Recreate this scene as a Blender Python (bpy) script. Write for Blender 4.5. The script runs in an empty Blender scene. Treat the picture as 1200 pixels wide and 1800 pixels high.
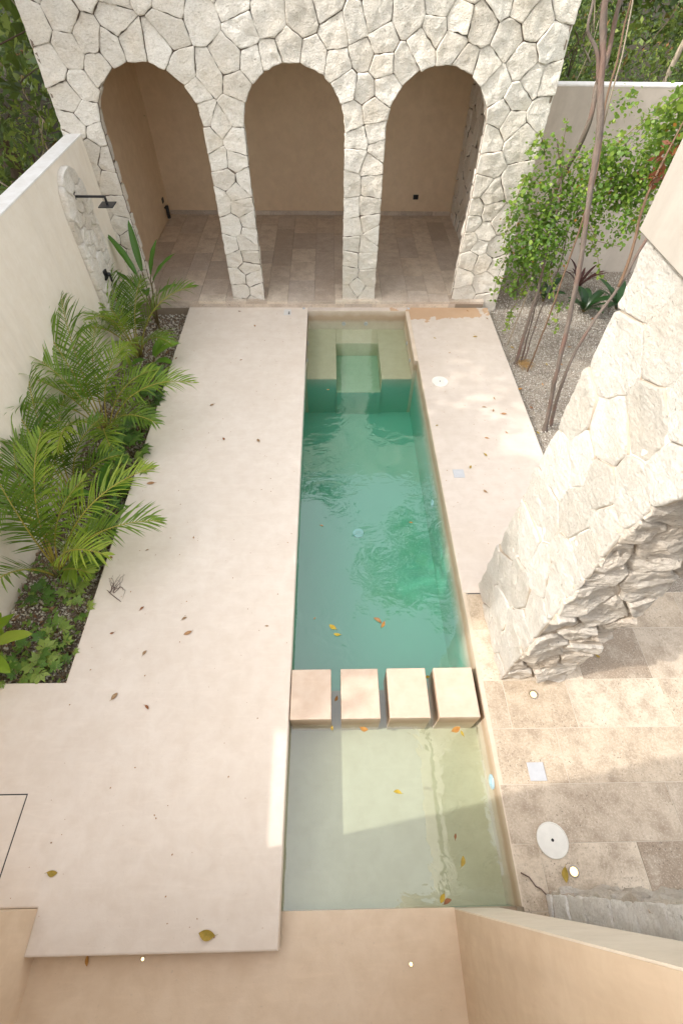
import bpy, math, random
import numpy as np
from mathutils import Vector, Matrix, noise
R = math.radians
scene = bpy.context.scene
col = scene.collection

# ------------------------------------------------------------------ helpers
class MB:
    """collects geometry for one mesh object"""
    def __init__(s):
        s.v = []; s.f = []; s.m = []; s.t = []; s.sm = []
    def add(s, vs, fs, mi=0, tint=0.5, smooth=False):
        o = len(s.v)
        s.v += [tuple(p) for p in vs]
        s.t += (list(tint) if isinstance(tint, (list, tuple)) else [tint] * len(vs))
        for f in fs:
            s.f.append([i + o for i in f]); s.m.append(mi); s.sm.append(smooth)
    def box(s, x0, x1, y0, y1, z0, z1, mi=0, tint=0.5, bev=0.0):
        if bev <= 0:
            vs = [(x, y, z) for z in (z0, z1) for y in (y0, y1) for x in (x0, x1)]
            s.add(vs, [(0, 2, 3, 1), (4, 5, 7, 6), (0, 1, 5, 4), (2, 6, 7, 3), (0, 4, 6, 2), (1, 3, 7, 5)], mi, tint)
        else:
            b = bev
            def rect(i, z): return [(x0 + i, y0 + i, z), (x1 - i, y0 + i, z), (x1 - i, y1 - i, z), (x0 + i, y1 - i, z)]
            loops = [rect(b, z0), rect(0, z0 + b), rect(0, z1 - b), rect(b * .3, z1 - b * .3), rect(b, z1)]
            vs = sum(loops, []); fs = [(3, 2, 1, 0)]
            n = len(loops)
            for k in range(n - 1):
                for i in range(4):
                    j = (i + 1) % 4
                    fs.append((4 * k + i, 4 * k + j, 4 * k + 4 + j, 4 * k + 4 + i))
            fs.append((4 * n - 4, 4 * n - 3, 4 * n - 2, 4 * n - 1))
            s.add(vs, fs, mi, tint)
    def tube(s, pts, rad, n=7, mi=0, tint=0.5, cap=True, rough=0.0):
        pts = [Vector(p) for p in pts]
        if not isinstance(rad, (list, tuple)): rad = [rad] * len(pts)
        if rough:
            q, rr = [], []
            for i in range(len(pts) - 1):       # Catmull-Rom through the points
                p0, p1, p2, p3 = pts[max(i - 1, 0)], pts[i], pts[i + 1], pts[min(i + 2, len(pts) - 1)]
                m = max(2, int((p2 - p1).length / .06))
                for j in range(m):
                    t = j / m
                    v = .5 * ((2 * p1) + (p2 - p0) * t + (2 * p0 - 5 * p1 + 4 * p2 - p3) * t * t + (3 * p1 - p0 - 3 * p2 + p3) * t ** 3)
                    w = noise.noise_vector(v * 3.1) * .012 + noise.noise_vector(v * 9) * .003
                    q.append(v + (w if (i or j) else w * 0)); rr.append(rad[i] + (rad[i + 1] - rad[i]) * t)
            pts = q + [pts[-1]]; rad = rr + [rad[-1]]
        vs = []; a = None
        for i, p in enumerate(pts):
            d = (pts[min(i + 1, len(pts) - 1)] - pts[max(i - 1, 0)]).normalized()
            if a is None:
                a = d.orthogonal().normalized()
            a = (a - d * a.dot(d)).normalized(); b = d.cross(a)
            for k in range(n):
                t = 2 * math.pi * k / n
                r = rad[i]
                if rough: r *= 1 + rough * (noise.noise((p.x * 9 + k * 3.1, p.y * 9, p.z * 9)) + .6 * max(0, noise.noise((p.x * 4, p.y * 4, p.z * 7))))
                vs.append(p + (a * math.cos(t) + b * math.sin(t)) * r)
        fs = []
        for i in range(len(pts) - 1):
            for k in range(n):
                fs.append((i * n + k, i * n + (k + 1) % n, (i + 1) * n + (k + 1) % n, (i + 1) * n + k))
        if cap:
            fs.append(tuple(range(n - 1, -1, -1))); fs.append(tuple((len(pts) - 1) * n + k for k in range(n)))
        s.add(vs, fs, mi, tint, True)
    def disc(s, c, r, h, n=28, mi=0, bev=.003, tint=.5):
        x, y, z = c; vs = []; 
        for rr, zz in ((r, z), (r, z + h - bev), (r - bev, z + h)):
            vs += [(x + rr * math.cos(2 * math.pi * k / n), y + rr * math.sin(2 * math.pi * k / n), zz) for k in range(n)]
        fs = [(i * n + k, i * n + (k + 1) % n, (i + 1) * n + (k + 1) % n, (i + 1) * n + k) for i in range(2) for k in range(n)]
        fs.append(tuple(2 * n + k for k in range(n)))
        s.add(vs, fs, mi, tint)
    def build(s, name, mats, parent=None):
        me = bpy.data.meshes.new(name)
        me.from_pydata(s.v, [], s.f)
        if not isinstance(mats, (list, tuple)): mats = [mats]
        for m in mats: me.materials.append(m)
        me.polygons.foreach_set('material_index', s.m)
        me.polygons.foreach_set('use_smooth', s.sm)
        at = me.attributes.new('tint', 'FLOAT', 'POINT'); at.data.foreach_set('value', s.t)
        me.update()
        o = bpy.data.objects.new(name, me); col.objects.link(o)
        if parent is not None: o.parent = parent
        return o

def np_mesh(name, V, k, tint, mats, parent=None, mi=None, smooth=False, faces=None):
    """V (n,3); faces of constant size k given as index array or consecutive"""
    me = bpy.data.meshes.new(name)
    F = np.arange(len(V)).reshape(-1, k) if faces is None else faces
    nf = len(F)
    me.vertices.add(len(V)); me.vertices.foreach_set('co', np.asarray(V, np.float32).ravel())
    me.loops.add(nf * k); me.loops.foreach_set('vertex_index', F.astype(np.int32).ravel())
    me.polygons.add(nf); me.polygons.foreach_set('loop_start', np.arange(nf, dtype=np.int32) * k)
    me.polygons.foreach_set('loop_total', np.full(nf, k, np.int32))
    if not isinstance(mats, (list, tuple)): mats = [mats]
    for m in mats: me.materials.append(m)
    if mi is not None: me.polygons.foreach_set('material_index', mi)
    if smooth: me.polygons.foreach_set('use_smooth', np.ones(nf, bool))
    at = me.attributes.new('tint', 'FLOAT', 'POINT'); at.data.foreach_set('value', np.asarray(tint, np.float32))
    me.update(calc_edges=True); me.validate()
    o = bpy.data.objects.new(name, me); col.objects.link(o)
    if parent is not None: o.parent = parent
    return o

def tag(o, label=None, cat=None, group=None, kind=None):
    if label: o['label'] = label
    if cat: o['category'] = cat
    if group: o['group'] = group
    if kind: o['kind'] = kind
    return o

def thing(name, label, cat, loc=(0, 0, 0), group=None):
    o = bpy.data.objects.new(name, None); col.objects.link(o)
    o.empty_display_size = .2
    o.location = loc
    return tag(o, label, cat, group)

def keep(child, root):
    """parent a mesh built in world coordinates under a root that stands elsewhere"""
    child.parent = root
    child.matrix_parent_inverse = Matrix.Translation(root.location).inverted()
    return child

# ------------------------------------------------------------------ materials
class NT:
    def __init__(s, name):
        s.mat = bpy.data.materials.new(name); s.mat.use_nodes = True
        s.nt = s.mat.node_tree; s.nt.nodes.clear()
        s.out = s.n('ShaderNodeOutputMaterial')
    def n(s, t, **kw):
        nd = s.nt.nodes.new(t)
        for k, v in kw.items():
            if k == 'inp':
                for a, b in v.items():
                    if hasattr(b, 'is_linked') or isinstance(b, bpy.types.NodeSocket): s.nt.links.new(b, nd.inputs[a])
                    else: nd.inputs[a].default_value = b
            else: setattr(nd, k, v)
        return nd
    def pos(s): return s.n('ShaderNodeNewGeometry').outputs['Position']
    def noise(s, vec, scale, detail=4, rough=.55, dist=0):
        return s.n('ShaderNodeTexNoise', inp={'Vector': vec, 'Scale': scale, 'Detail': detail, 'Roughness': rough, 'Distortion': dist}).outputs['Fac']
    def ramp(s, fac, stops):
        r = s.n('ShaderNodeValToRGB', inp={'Fac': fac}); e = r.color_ramp.elements
        while len(e) < len(stops): e.new(.5)
        for i, (p, c) in enumerate(stops):
            e[i].position = p; e[i].color = (c, c, c, 1) if isinstance(c, (int, float)) else (*c, 1)
        return r.outputs['Color']
    def mix(s, fac, a, b, mode='MIX'):
        m = s.n('ShaderNodeMix', data_type='RGBA', blend_type=mode)
        for k, v in ((0, fac), (6, a), (7, b)):
            if isinstance(v, bpy.types.NodeSocket): s.nt.links.new(v, m.inputs[k])
            elif k == 0: m.inputs[0].default_value = v
            else: m.inputs[k].default_value = (*v, 1) if len(v) == 3 else v
        return m.outputs[2]
    def math(s, op, a, b=0.0, clamp=False):
        m = s.n('ShaderNodeMath', operation=op, use_clamp=clamp, inp={0: a, 1: b}); return m.outputs[0]
    def tint(s): return s.n('ShaderNodeAttribute', attribute_name='tint').outputs['Fac']
    def bump(s, h, strength=.3, dist=.01, normal=None):
        b = s.n('ShaderNodeBump', inp={'Height': h, 'Strength': strength, 'Distance': dist})
        if normal is not None: s.nt.links.new(normal, b.inputs['Normal'])
        return b.outputs['Normal']
    def principled(s, color, rough=.7, normal=None, spec=.5, **kw):
        p = s.n('ShaderNodeBsdfPrincipled')
        for k, v in (('Base Color', color), ('Roughness', rough), ('Specular IOR Level', spec), *kw.items()):
            k = k.replace('_', ' ')
            if isinstance(v, bpy.types.NodeSocket): s.nt.links.new(v, p.inputs[k])
            elif isinstance(v, tuple) and len(v) == 3: p.inputs[k].default_value = (*v, 1)
            else: p.inputs[k].default_value = v
        if normal is not None: s.nt.links.new(normal, p.inputs['Normal'])
        return p
    def done(s, sh):
        s.nt.links.new(sh if isinstance(sh, bpy.types.NodeSocket) else sh.outputs[0], s.out.inputs['Surface']); return s.mat

def plaster(name, c1, c2, stain=None, rough=.62, bump=.25, stain_at=None, spec=.35, c3=None, vert=False, deep=None, wet=False):
    t = NT(name); P = t.pos()
    big = t.noise(P, 1.1, 5, .6, .6); mid = t.noise(P, 6, 6, .65, .3); fine = t.noise(P, 70, 4, .7)
    c = t.mix(t.ramp(big, [(.3, 0.), (.7, 1.)]), c1, c2)
    c = t.mix(t.math('MULTIPLY', t.ramp(mid, [(.38, 0.), (.68, 1.)]), .50), c, c3 or tuple(x * .86 for x in c1))
    specks = t.ramp(t.noise(P, 38, 2, .5), [(.70, 0.), (.78, 1.)])
    c = t.mix(t.math('MULTIPLY', specks, .2), c, (.30, .24, .19))
    # faint trowel sweeps
    sp = t.n('ShaderNodeMapping', inp={'Vector': P, 'Scale': (3, 16, 3), 'Rotation': (0, 0, .5)}).outputs[0]
    tr = t.noise(sp, 1.0, 3, .5, 1.2)
    c = t.mix(t.math('MULTIPLY', t.ramp(tr, [(.52, 0.), (.74, 1.)]), .20), c, tuple(min(1, x * 1.12) for x in c2))
    if vert:   # rain streaks running down a wall
        sv = t.n('ShaderNodeMapping', inp={'Vector': P, 'Scale': (5, 5, .5)}).outputs[0]
        c = t.mix(t.math('MULTIPLY', t.ramp(t.noise(sv, 1.2, 4, .6), [(.48, 0.), (.74, 1.)]), .36), c, tuple(x * .8 for x in c1))
    if stain_at:
        (sx, sy, ax, ay, colr, th) = stain_at
        sep = t.n('ShaderNodeSeparateXYZ', inp={0: P})
        dx = t.math('DIVIDE', t.math('SUBTRACT', sep.outputs[0], sx), ax); dy = t.math('DIVIDE', t.math('SUBTRACT', sep.outputs[1], sy), ay)
        d = t.math('ADD', t.math('MULTIPLY', dx, dx), t.math('MULTIPLY', dy, dy))
        d = t.math('ADD', d, t.math('MULTIPLY', t.math('SUBTRACT', t.noise(P, 3.2, 5, .6, .8), .5), 5.0))
        m = t.ramp(t.math('MULTIPLY', d, .2), [((th - .06) / 5, 1.), ((th + .06) / 5, 0.)])
        c = t.mix(t.math('MULTIPLY', m, .8), c, colr)
    if wet:    # damp mineral band just above the water
        z = t.n('ShaderNodeSeparateXYZ', inp={0: P}).outputs[2]
        z = t.math('ADD', z, t.math('MULTIPLY', t.math('SUBTRACT', t.noise(P, 5, 4, .6), .5), .12))
        up_ = t.n('ShaderNodeMapRange', inp={0: z, 1: -.02, 2: -.12, 3: 0., 4: .75}).outputs[0]; dn_ = t.n('ShaderNodeMapRange', inp={0: z, 1: -.24, 2: -.18, 3: 0., 4: 1.}).outputs[0]
        c = t.mix(t.math('MULTIPLY', up_, dn_), c, (.42, .29, .18))
    if deep:   # greener with depth: the water's tint put into the plaster colour
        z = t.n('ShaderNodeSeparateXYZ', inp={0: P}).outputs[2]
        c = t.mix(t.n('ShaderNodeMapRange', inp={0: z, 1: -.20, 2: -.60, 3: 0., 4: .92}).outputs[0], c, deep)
    nrm = t.bump(t.math('ADD', t.math('MULTIPLY', mid, .6), t.math('MULTIPLY', fine, .25)), bump, .012)
    r = t.ramp(mid, [(0., rough - .12), (1., rough + .12)])
    return t.done(t.principled(c, r, nrm, spec))

def stone_mat(name, c_light, c_dark, c_warm, bump=.6):
    t = NT(name); P = t.pos(); ti = t.tint()
    c = t.mix(t.ramp(ti, [(0., 0.), (1., 1.)]), c_dark, c_light)
    w = t.ramp(t.noise(P, 2.3, 3, .6), [(.45, 0.), (.75, 1.)])
    c = t.mix(t.math('MULTIPLY', w, .6), c, c_warm)
    st = t.n('ShaderNodeMapping', inp={'Vector': P, 'Scale': (1, 1, 2.2), 'Rotation': (.5, .7, .2)}).outputs[0]
    n1 = t.noise(st, 11, 9, .72, .5); n2 = t.noise(P, 42, 6, .75)
    c = t.mix(t.math('MULTIPLY', t.ramp(n1, [(.28, 1.), (.46, 0.)]), .38), c, tuple(x * .62 for x in c_warm))
    gr = t.noise(st, 26, 6, .8)
    c = t.mix(t.math('MULTIPLY', t.ramp(gr, [(.34, 1.), (.52, 0.)]), .40), c, tuple(x * .66 for x in c_warm))
    c = t.mix(t.math('MULTIPLY', t.ramp(gr, [(.50, 0.), (.66, 1.)]), .35), c, tuple(min(1, x * 1.10) for x in c_light))
    pits = t.ramp(t.noise(P, 30, 3, .6), [(.68, 0.), (.73, 1.)])
    c = t.mix(t.math('MULTIPLY', pits, .45), c, (.22, .17, .12))
    h = t.math('ADD', t.math('MULTIPLY', n1, 1.0), t.math('MULTIPLY', n2, .7))
    h = t.math('SUBTRACT', h, t.math('MULTIPLY', pits, .25))
    return t.done(t.principled(c, .88, t.bump(h, bump, .03), .2))

def simple(name, c, rough=.5, **kw):
    t = NT(name); P = t.pos()
    n = t.noise(P, 12, 4, .6)
    cc = t.mix(n, tuple(x * .85 for x in c), tuple(min(1, x * 1.12) for x in c))
    return t.done(t.principled(cc, rough, None, .5, **kw))

def leaf_mat(name, dark, mid, light, trans=.35, rough=.42, odd=None):
    t = NT(name); ti = t.tint()
    stops = [(0., dark), (.5, mid), (.94, light)] + ([(.97, odd), (1., odd)] if odd else [])
    c = t.ramp(ti, stops)
    c = t.mix(t.math('MULTIPLY', t.noise(t.pos(), 25, 3), .35), c, tuple(x * .6 for x in mid))
    p = t.principled(c, rough, None, .4)
    tr = t.n('ShaderNodeBsdfTranslucent')
    t.nt.links.new(t.mix(.5, c, tuple(min(1, x * 1.6) for x in light)), tr.inputs[0])
    ms = t.n('ShaderNodeMixShader', inp={0: trans}); t.nt.links.new(p.outputs[0], ms.inputs[1]); t.nt.links.new(tr.outputs[0], ms.inputs[2])
    return t.done(ms)

def bark_mat(name, a, b, red=None):
    t = NT(name); P = t.pos()
    m = t.n('ShaderNodeMapping', inp={'Vector': P, 'Scale': (40, 40, 7)}).outputs[0]
    n = t.noise(m, 1, 6, .7, .5); c = t.mix(n, a, b)
    if red: c = t.mix(t.ramp(t.noise(P, 2.2, 3), [(.5, 0.), (.65, .6)]), c, red)
    return t.done(t.principled(c, .9, t.bump(n, .8, .02), .2))

M = {}
M['deck'] = plaster('deck_plaster', (.73, .645, .555), (.79, .71, .625), c3=(.66, .56, .465), rough=.55)
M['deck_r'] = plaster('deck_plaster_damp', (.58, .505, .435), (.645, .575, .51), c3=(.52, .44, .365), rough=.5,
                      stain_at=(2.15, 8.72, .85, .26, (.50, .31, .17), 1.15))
M['wall'] = plaster('wall_plaster', (.79, .715, .61), (.83, .765, .67), c3=(.74, .65, .53), vert=True)
M['cap'] = plaster('wall_cap_paint', (.78, .76, .73), (.84, .83, .81), c3=(.62, .58, .53))
M['backwall'] = plaster('grey_plaster', (.50, .44, .37), (.56, .50, .43), vert=True)
M['room'] = plaster('room_plaster', (.70, .535, .36), (.75, .595, .42), rough=.6)
M['tanfloor'] = plaster('polished_tan_plaster', (.68, .53, .375), (.74, .60, .445), c3=(.60, .45, .30), rough=.34, spec=.5)
M['tanwall'] = plaster('tan_plaster', (.68, .535, .385), (.74, .60, .45), c3=(.61, .46, .315), vert=True)
M['pier'] = plaster('lit_pier_plaster', (.78, .69, .57), (.83, .75, .64))  # top-lit pier front: tan plaster with the light put into its colour
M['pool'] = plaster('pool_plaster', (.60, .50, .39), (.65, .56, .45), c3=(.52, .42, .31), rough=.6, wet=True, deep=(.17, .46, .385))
M['pool_shallow'] = plaster('pool_shallow_plaster', (.56, .50, .345), (.61, .55, .40), c3=(.49, .42, .275), rough=.6)
M['pool_step'] = plaster('pool_step_plaster', (.33, .45, .31), (.38, .49, .35), c3=(.28, .40, .27), rough=.6)  # water's green at step depth put into this plaster colour
M['spa'] = plaster('spa_plaster', (.62, .52, .41), (.67, .57, .46), c3=(.54, .43, .32), rough=.6, wet=True)
M['block'] = plaster('block_plaster', (.61, .475, .37), (.68, .565, .46), c3=(.55, .39, .28), rough=.5, wet=True)
M['parapet'] = plaster('parapet_plaster', (.335, .305, .265), (.375, .345, .305), vert=True)
M['stone'] = stone_mat('pale_limestone', (.90, .86, .785), (.74, .685, .60), (.82, .72, .58), bump=1.)
M['stone_w'] = stone_mat('white_limestone', (.77, .74, .685), (.60, .57, .51), (.66, .59, .49), bump=1.2)
M['stone_b'] = stone_mat('brightened_limestone', (.93, .92, .89), (.86, .84, .80), (.84, .79, .71), bump=1.)  # paler copy of the facing stone, lightened because the near leg falls in shade
M['stone_r'] = stone_mat('rough_limestone', (.86, .80, .71), (.64, .56, .47), (.72, .61, .48), bump=1.3)
M['mortar'] = simple('dark_mortar', (.24, .19, .145), .95)
M['joint_w'] = simple('stone_joint', (.46, .39, .31), .95)
M['mortar_w'] = simple('pale_mortar', (.66, .61, .54), .95)
M['black'] = simple('black_metal', (.012, .013, .016), .38)
M['white'] = simple('white_plastic', (.50, .51, .53), .35)
M['offwhite'] = simple('cream_plastic', (.74, .72, .66), .4)
M['steel'] = simple('steel_ring', (.42, .38, .33), .3, Metallic=.9)
M['aqua'] = simple('aqua_plastic', (.42, .62, .72), .4)
M['dark'] = simple('dark_hole', (.02, .02, .02), .8)
M['patina'] = simple('pale_patch', (.74, .72, .69), .6)
t = NT('warm_lamp'); M['lamp'] = t.done(t.n('ShaderNodeEmission', inp={0: (1., .70, .34, 1), 1: 3.2}))

def travertine(name, dark, mid, light, grey):
    t = NT(name); P = t.pos(); ti = t.tint()
    off = t.n('ShaderNodeCombineXYZ', inp={0: t.math('MULTIPLY', ti, 31.), 1: t.math('MULTIPLY', ti, 17.), 2: 0.}).outputs[0]
    q = t.n('ShaderNodeVectorMath', operation='ADD', inp={0: P, 1: off}).outputs[0]
    c = t.ramp(ti, [(0., dark), (.35, grey), (.6, mid), (1., light)])
    n1 = t.noise(q, 4.5, 9, .74, .15); n2 = t.noise(q, 18, 7, .75, .1)
    c = t.mix(t.ramp(n1, [(.36, .75), (.54, 0.)]), c, dark)
    c = t.mix(t.ramp(n1, [(.52, 0.), (.70, .5)]), c, light)
    c = t.mix(t.ramp(n2, [(.53, 0.), (.62, .5)]), c, tuple(x * .60 for x in mid))
    n3 = t.noise(q, 70, 5, .7)
    c = t.mix(t.ramp(n3, [(.52, 0.), (.62, .35)]), c, tuple(min(1, x * 1.15) for x in light))
    pits = t.ramp(t.noise(q, 48, 4, .65), [(.60, 0.), (.66, 1.)])
    zone = t.ramp(t.noise(q, 2.0, 3), [(.46, 0.), (.56, 1.)])
    pz = t.math('MULTIPLY', pits, zone)
    c = t.mix(t.math('MULTIPLY', pz, .75), c, (.11, .085, .06))
    nr = t.bump(t.math('SUBTRACT', t.math('MULTIPLY', n2, .3), pz), .35, .006)
    return t.done(t.principled(c, .5, nr, .35))
M['trav'] = travertine('travertine', (.29, .22, .155), (.52, .42, .31), (.68, .59, .475), (.46, .395, .325))
M['trav_in'] = travertine('brown_travertine', (.44, .35, .275), (.66, .55, .44), (.75, .665, .55), (.56, .48, .41))
M['grout'] = simple('grout', (.58, .51, .42), .9)
M['grout_d'] = simple('brown_grout', (.30, .24, .18), .9)

def ground_mat(name, a, b, d, sc=60):
    t = NT(name); P = t.pos()
    v = t.n('ShaderNodeTexVoronoi', inp={'Vector': P, 'Scale': sc})
    n = t.noise(P, 3, 5, .6)
    c = t.mix(t.ramp(v.outputs['Distance'], [(0., 0.), (.6, 1.)]), a, d)
    c = t.mix(t.math('MULTIPLY', t.ramp(n, [(.4, 0.), (.65, 1.)]), .6), c, b)
    return t.done(t.principled(c, .95, t.bump(v.outputs['Distance'], .8, .02), .1))
M['gravelbed'] = ground_mat('gravel_bed', (.55, .50, .43), (.47, .42, .35), (.26, .22, .18))
M['soil'] = ground_mat('dark_soil', (.46, .39, .32), (.30, .23, .17), (.17, .13, .10), 40)
M['earth'] = ground_mat('forest_floor', (.07, .055, .035), (.035, .03, .018), (.02, .016, .01), 12)
def pebble_mat(name, a, b, c3):
    t = NT(name); ti = t.tint()
    c = t.ramp(ti, [(0., c3), (.22, c3), (.3, a), (1., b)])
    c = t.mix(t.math('MULTIPLY', t.noise(t.pos(), 90, 3), .4), c, tuple(x * .7 for x in a))
    return t.done(t.principled(c, .9, None, .2))
M['pebble'] = pebble_mat('pale_pebble', (.56, .51, .44), (.80, .76, .69), (.26, .215, .17))
M['chip'] = pebble_mat('planter_chip', (.64, .56, .46), (.90, .86, .78), (.28, .18, .115))

M['palm'] = leaf_mat('palm_leaflet', (.035, .10, .013), (.135, .26, .028), (.38, .47, .06), .42, .4)
M['rachis'] = simple('palm_rachis', (.36, .30, .05), .5)
M['cane'] = simple('plant_cane', (.16, .12, .05), .6)
M['broad'] = leaf_mat('broad_leaf', (.025, .085, .018), (.085, .22, .03), (.26, .44, .05), .3, .35)
M['lime'] = leaf_mat('lime_leaf', (.12, .26, .02), (.26, .42, .03), (.42, .52, .07), .45, .35)
M['lobed'] = leaf_mat('lobed_leaf', (.035, .095, .022), (.12, .25, .045), (.34, .44, .10), .3, .45)
M['shrub'] = leaf_mat('shrub_leaf', (.03, .085, .014), (.115, .225, .03), (.32, .42, .07), .4, .42, odd=(.42, .13, .03))
M['jungle'] = leaf_mat('jungle_leaf', (.012, .028, .006), (.06, .11, .018), (.24, .30, .055), .3, .55, odd=(.28, .12, .05))
M['deepgreen'] = leaf_mat('deep_leaf', (.01, .03, .008), (.02, .065, .016), (.05, .12, .03), .2, .3)
M['redleaf'] = leaf_mat('dry_red_leaf', (.07, .025, .012), (.16, .05, .02), (.30, .12, .04), .25, .5)
M['litter'] = leaf_mat('litter_leaf', (.12, .06, .03), (.26, .13, .06), (.42, .26, .14), .1, .7)
M['maroon'] = leaf_mat('maroon_leaf', (.025, .008, .010), (.06, .018, .016), (.13, .04, .03), .2, .35)
M['bark'] = bark_mat('grey_brown_bark', (.075, .058, .048), (.25, .205, .17), (.19, .105, .08))
M['bark_r'] = bark_mat('red_brown_bark', (.13, .08, .05), (.27, .18, .12))
M['bark_p'] = bark_mat('pale_bark', (.25, .20, .14), (.46, .40, .31))
M['bark_d'] = bark_mat('dark_bark', (.045, .032, .022), (.13, .10, .07))
M['dry'] = simple('dry_grass', (.40, .25, .10), .8)
M['twig'] = simple('dark_twig', (.16, .105, .085), .8)
def dry_leaf(name, a, b):
    t = NT(name); P = t.pos()
    n = t.noise(P, 28, 5, .65)
    c = t.mix(t.ramp(n, [(.35, 0.), (.62, 1.)]), a, b)
    return t.done(t.principled(c, .6, t.bump(n, .4, .004), .3))
M['lf_brown'] = dry_leaf('brown_leaf', (.30, .15, .06), (.44, .25, .12))
M['lf_tan'] = dry_leaf('tan_leaf', (.26, .15, .075), (.40, .27, .15))
M['lf_yellow'] = dry_leaf('yellow_leaf', (.42, .27, .03), (.50, .38, .05))
M['lf_olive'] = dry_leaf('olive_leaf', (.28, .21, .03), (.42, .28, .05))
M['lf_orange'] = dry_leaf('orange_leaf', (.40, .16, .04), (.50, .27, .07))
M['lf_dark'] = dry_leaf('dark_leaf', (.19, .08, .035), (.32, .13, .05))

# water: clear surface with fresnel reflection of sky, green absorbing body
t = NT('pool_water'); P = t.pos()
m1 = t.n('ShaderNodeMapping', inp={'Vector': P, 'Scale': (1.0, 1.5, 1.0)}).outputs[0]
h = t.math('ADD', t.noise(m1, 3.2, 2, .5, 1.4), t.math('MULTIPLY', t.noise(m1, 9., 2, .5, .8), .22))
yy = t.n('ShaderNodeSeparateXYZ', inp={0: P}).outputs[1]     # the shallow end lies calm behind the blocks
calm = t.math('MULTIPLY', t.ramp(t.noise(P, .8, 1), [(.40, .15), (.62, 1.)]), t.n('ShaderNodeMapRange', inp={0: yy, 1: 1.1, 2: 2.2, 3: .35, 4: 1.}).outputs[0])
nr = t.bump(t.math('MULTIPLY', h, calm), .30, .035)
gl = t.n('ShaderNodeBsdfGlossy', inp={'Color': (1, 1, 1, 1), 'Roughness': .015, 'Normal': nr})
trn = t.n('ShaderNodeBsdfTransparent')
vd = t.n('ShaderNodeVectorMath', operation='DOT_PRODUCT', inp={0: t.n('ShaderNodeNewGeometry').outputs['Incoming'], 1: nr}).outputs['Value']
sch = t.math('POWER', t.math('SUBTRACT', 1., t.math('ABSOLUTE', vd), True), 5.)
frf = t.math('ADD', t.math('MULTIPLY', sch, .86), .135)
ms = t.n('ShaderNodeMixShader', inp={0: frf, 1: trn.outputs[0], 2: gl.outputs[0]})
t.done(ms)
ab = t.n('ShaderNodeVolumeAbsorption', inp={'Color': (.66, .93, .84, 1), 'Density': 1.0})
t.nt.links.new(ab.outputs[0], t.out.inputs['Volume'])
M['water'] = t.mat

# ------------------------------------------------------------------ stone cladding
def clip(poly, n, c):
    out = []; k = len(poly)
    for i in range(k):
        a = poly[i]; b = poly[(i + 1) % k]
        da = a[0] * n[0] + a[1] * n[1] - c; db = b[0] * n[0] + b[1] * n[1] - c
        if da <= 0: out.append(a)
        if (da < 0 < db) or (db < 0 < da):
            t = da / (da - db); out.append((a[0] + t * (b[0] - a[0]), a[1] + t * (b[1] - a[1])))
    return out

def cells(seeds, rect, openings, gap, near=1.1):
    res = []
    S = np.array(seeds)
    for i, s in enumerate(seeds):
        poly = [(rect[0], rect[2]), (rect[1], rect[2]), (rect[1], rect[3]), (rect[0], rect[3])]
        d = np.hypot(*(S - S[i]).T); idx = np.argsort(d)[1:28]
        for j in idx:
            if d[j] > near * 2: break
            q = seeds[j]; n = ((q[0] - s[0]) / d[j], (q[1] - s[1]) / d[j])
            c = n[0] * (s[0] + q[0]) / 2 + n[1] * (s[1] + q[1]) / 2 - gap / 2
            poly = clip(poly, n, c)
            if len(poly) < 3: break
        for op in openings:
            if len(poly) < 3: break
            best = None
            for k in range(len(op)):          # counter-clockwise convex opening, outward normal (ey,-ex)
                a = op[k]; b = op[(k + 1) % len(op)]; L = math.hypot(b[0] - a[0], b[1] - a[1])
                n = ((b[1] - a[1]) / L, -(b[0] - a[0]) / L)
                sd = n[0] * (s[0] - a[0]) + n[1] * (s[1] - a[1])
                if best is None or sd > best[0]: best = (sd, n, n[0] * a[0] + n[1] * a[1])
            if best[0] <= 0: poly = []; break
            poly = clip(poly, (-best[1][0], -best[1][1]), -best[2])
        if len(poly) >= 3: res.append(poly)
    return res

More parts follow.
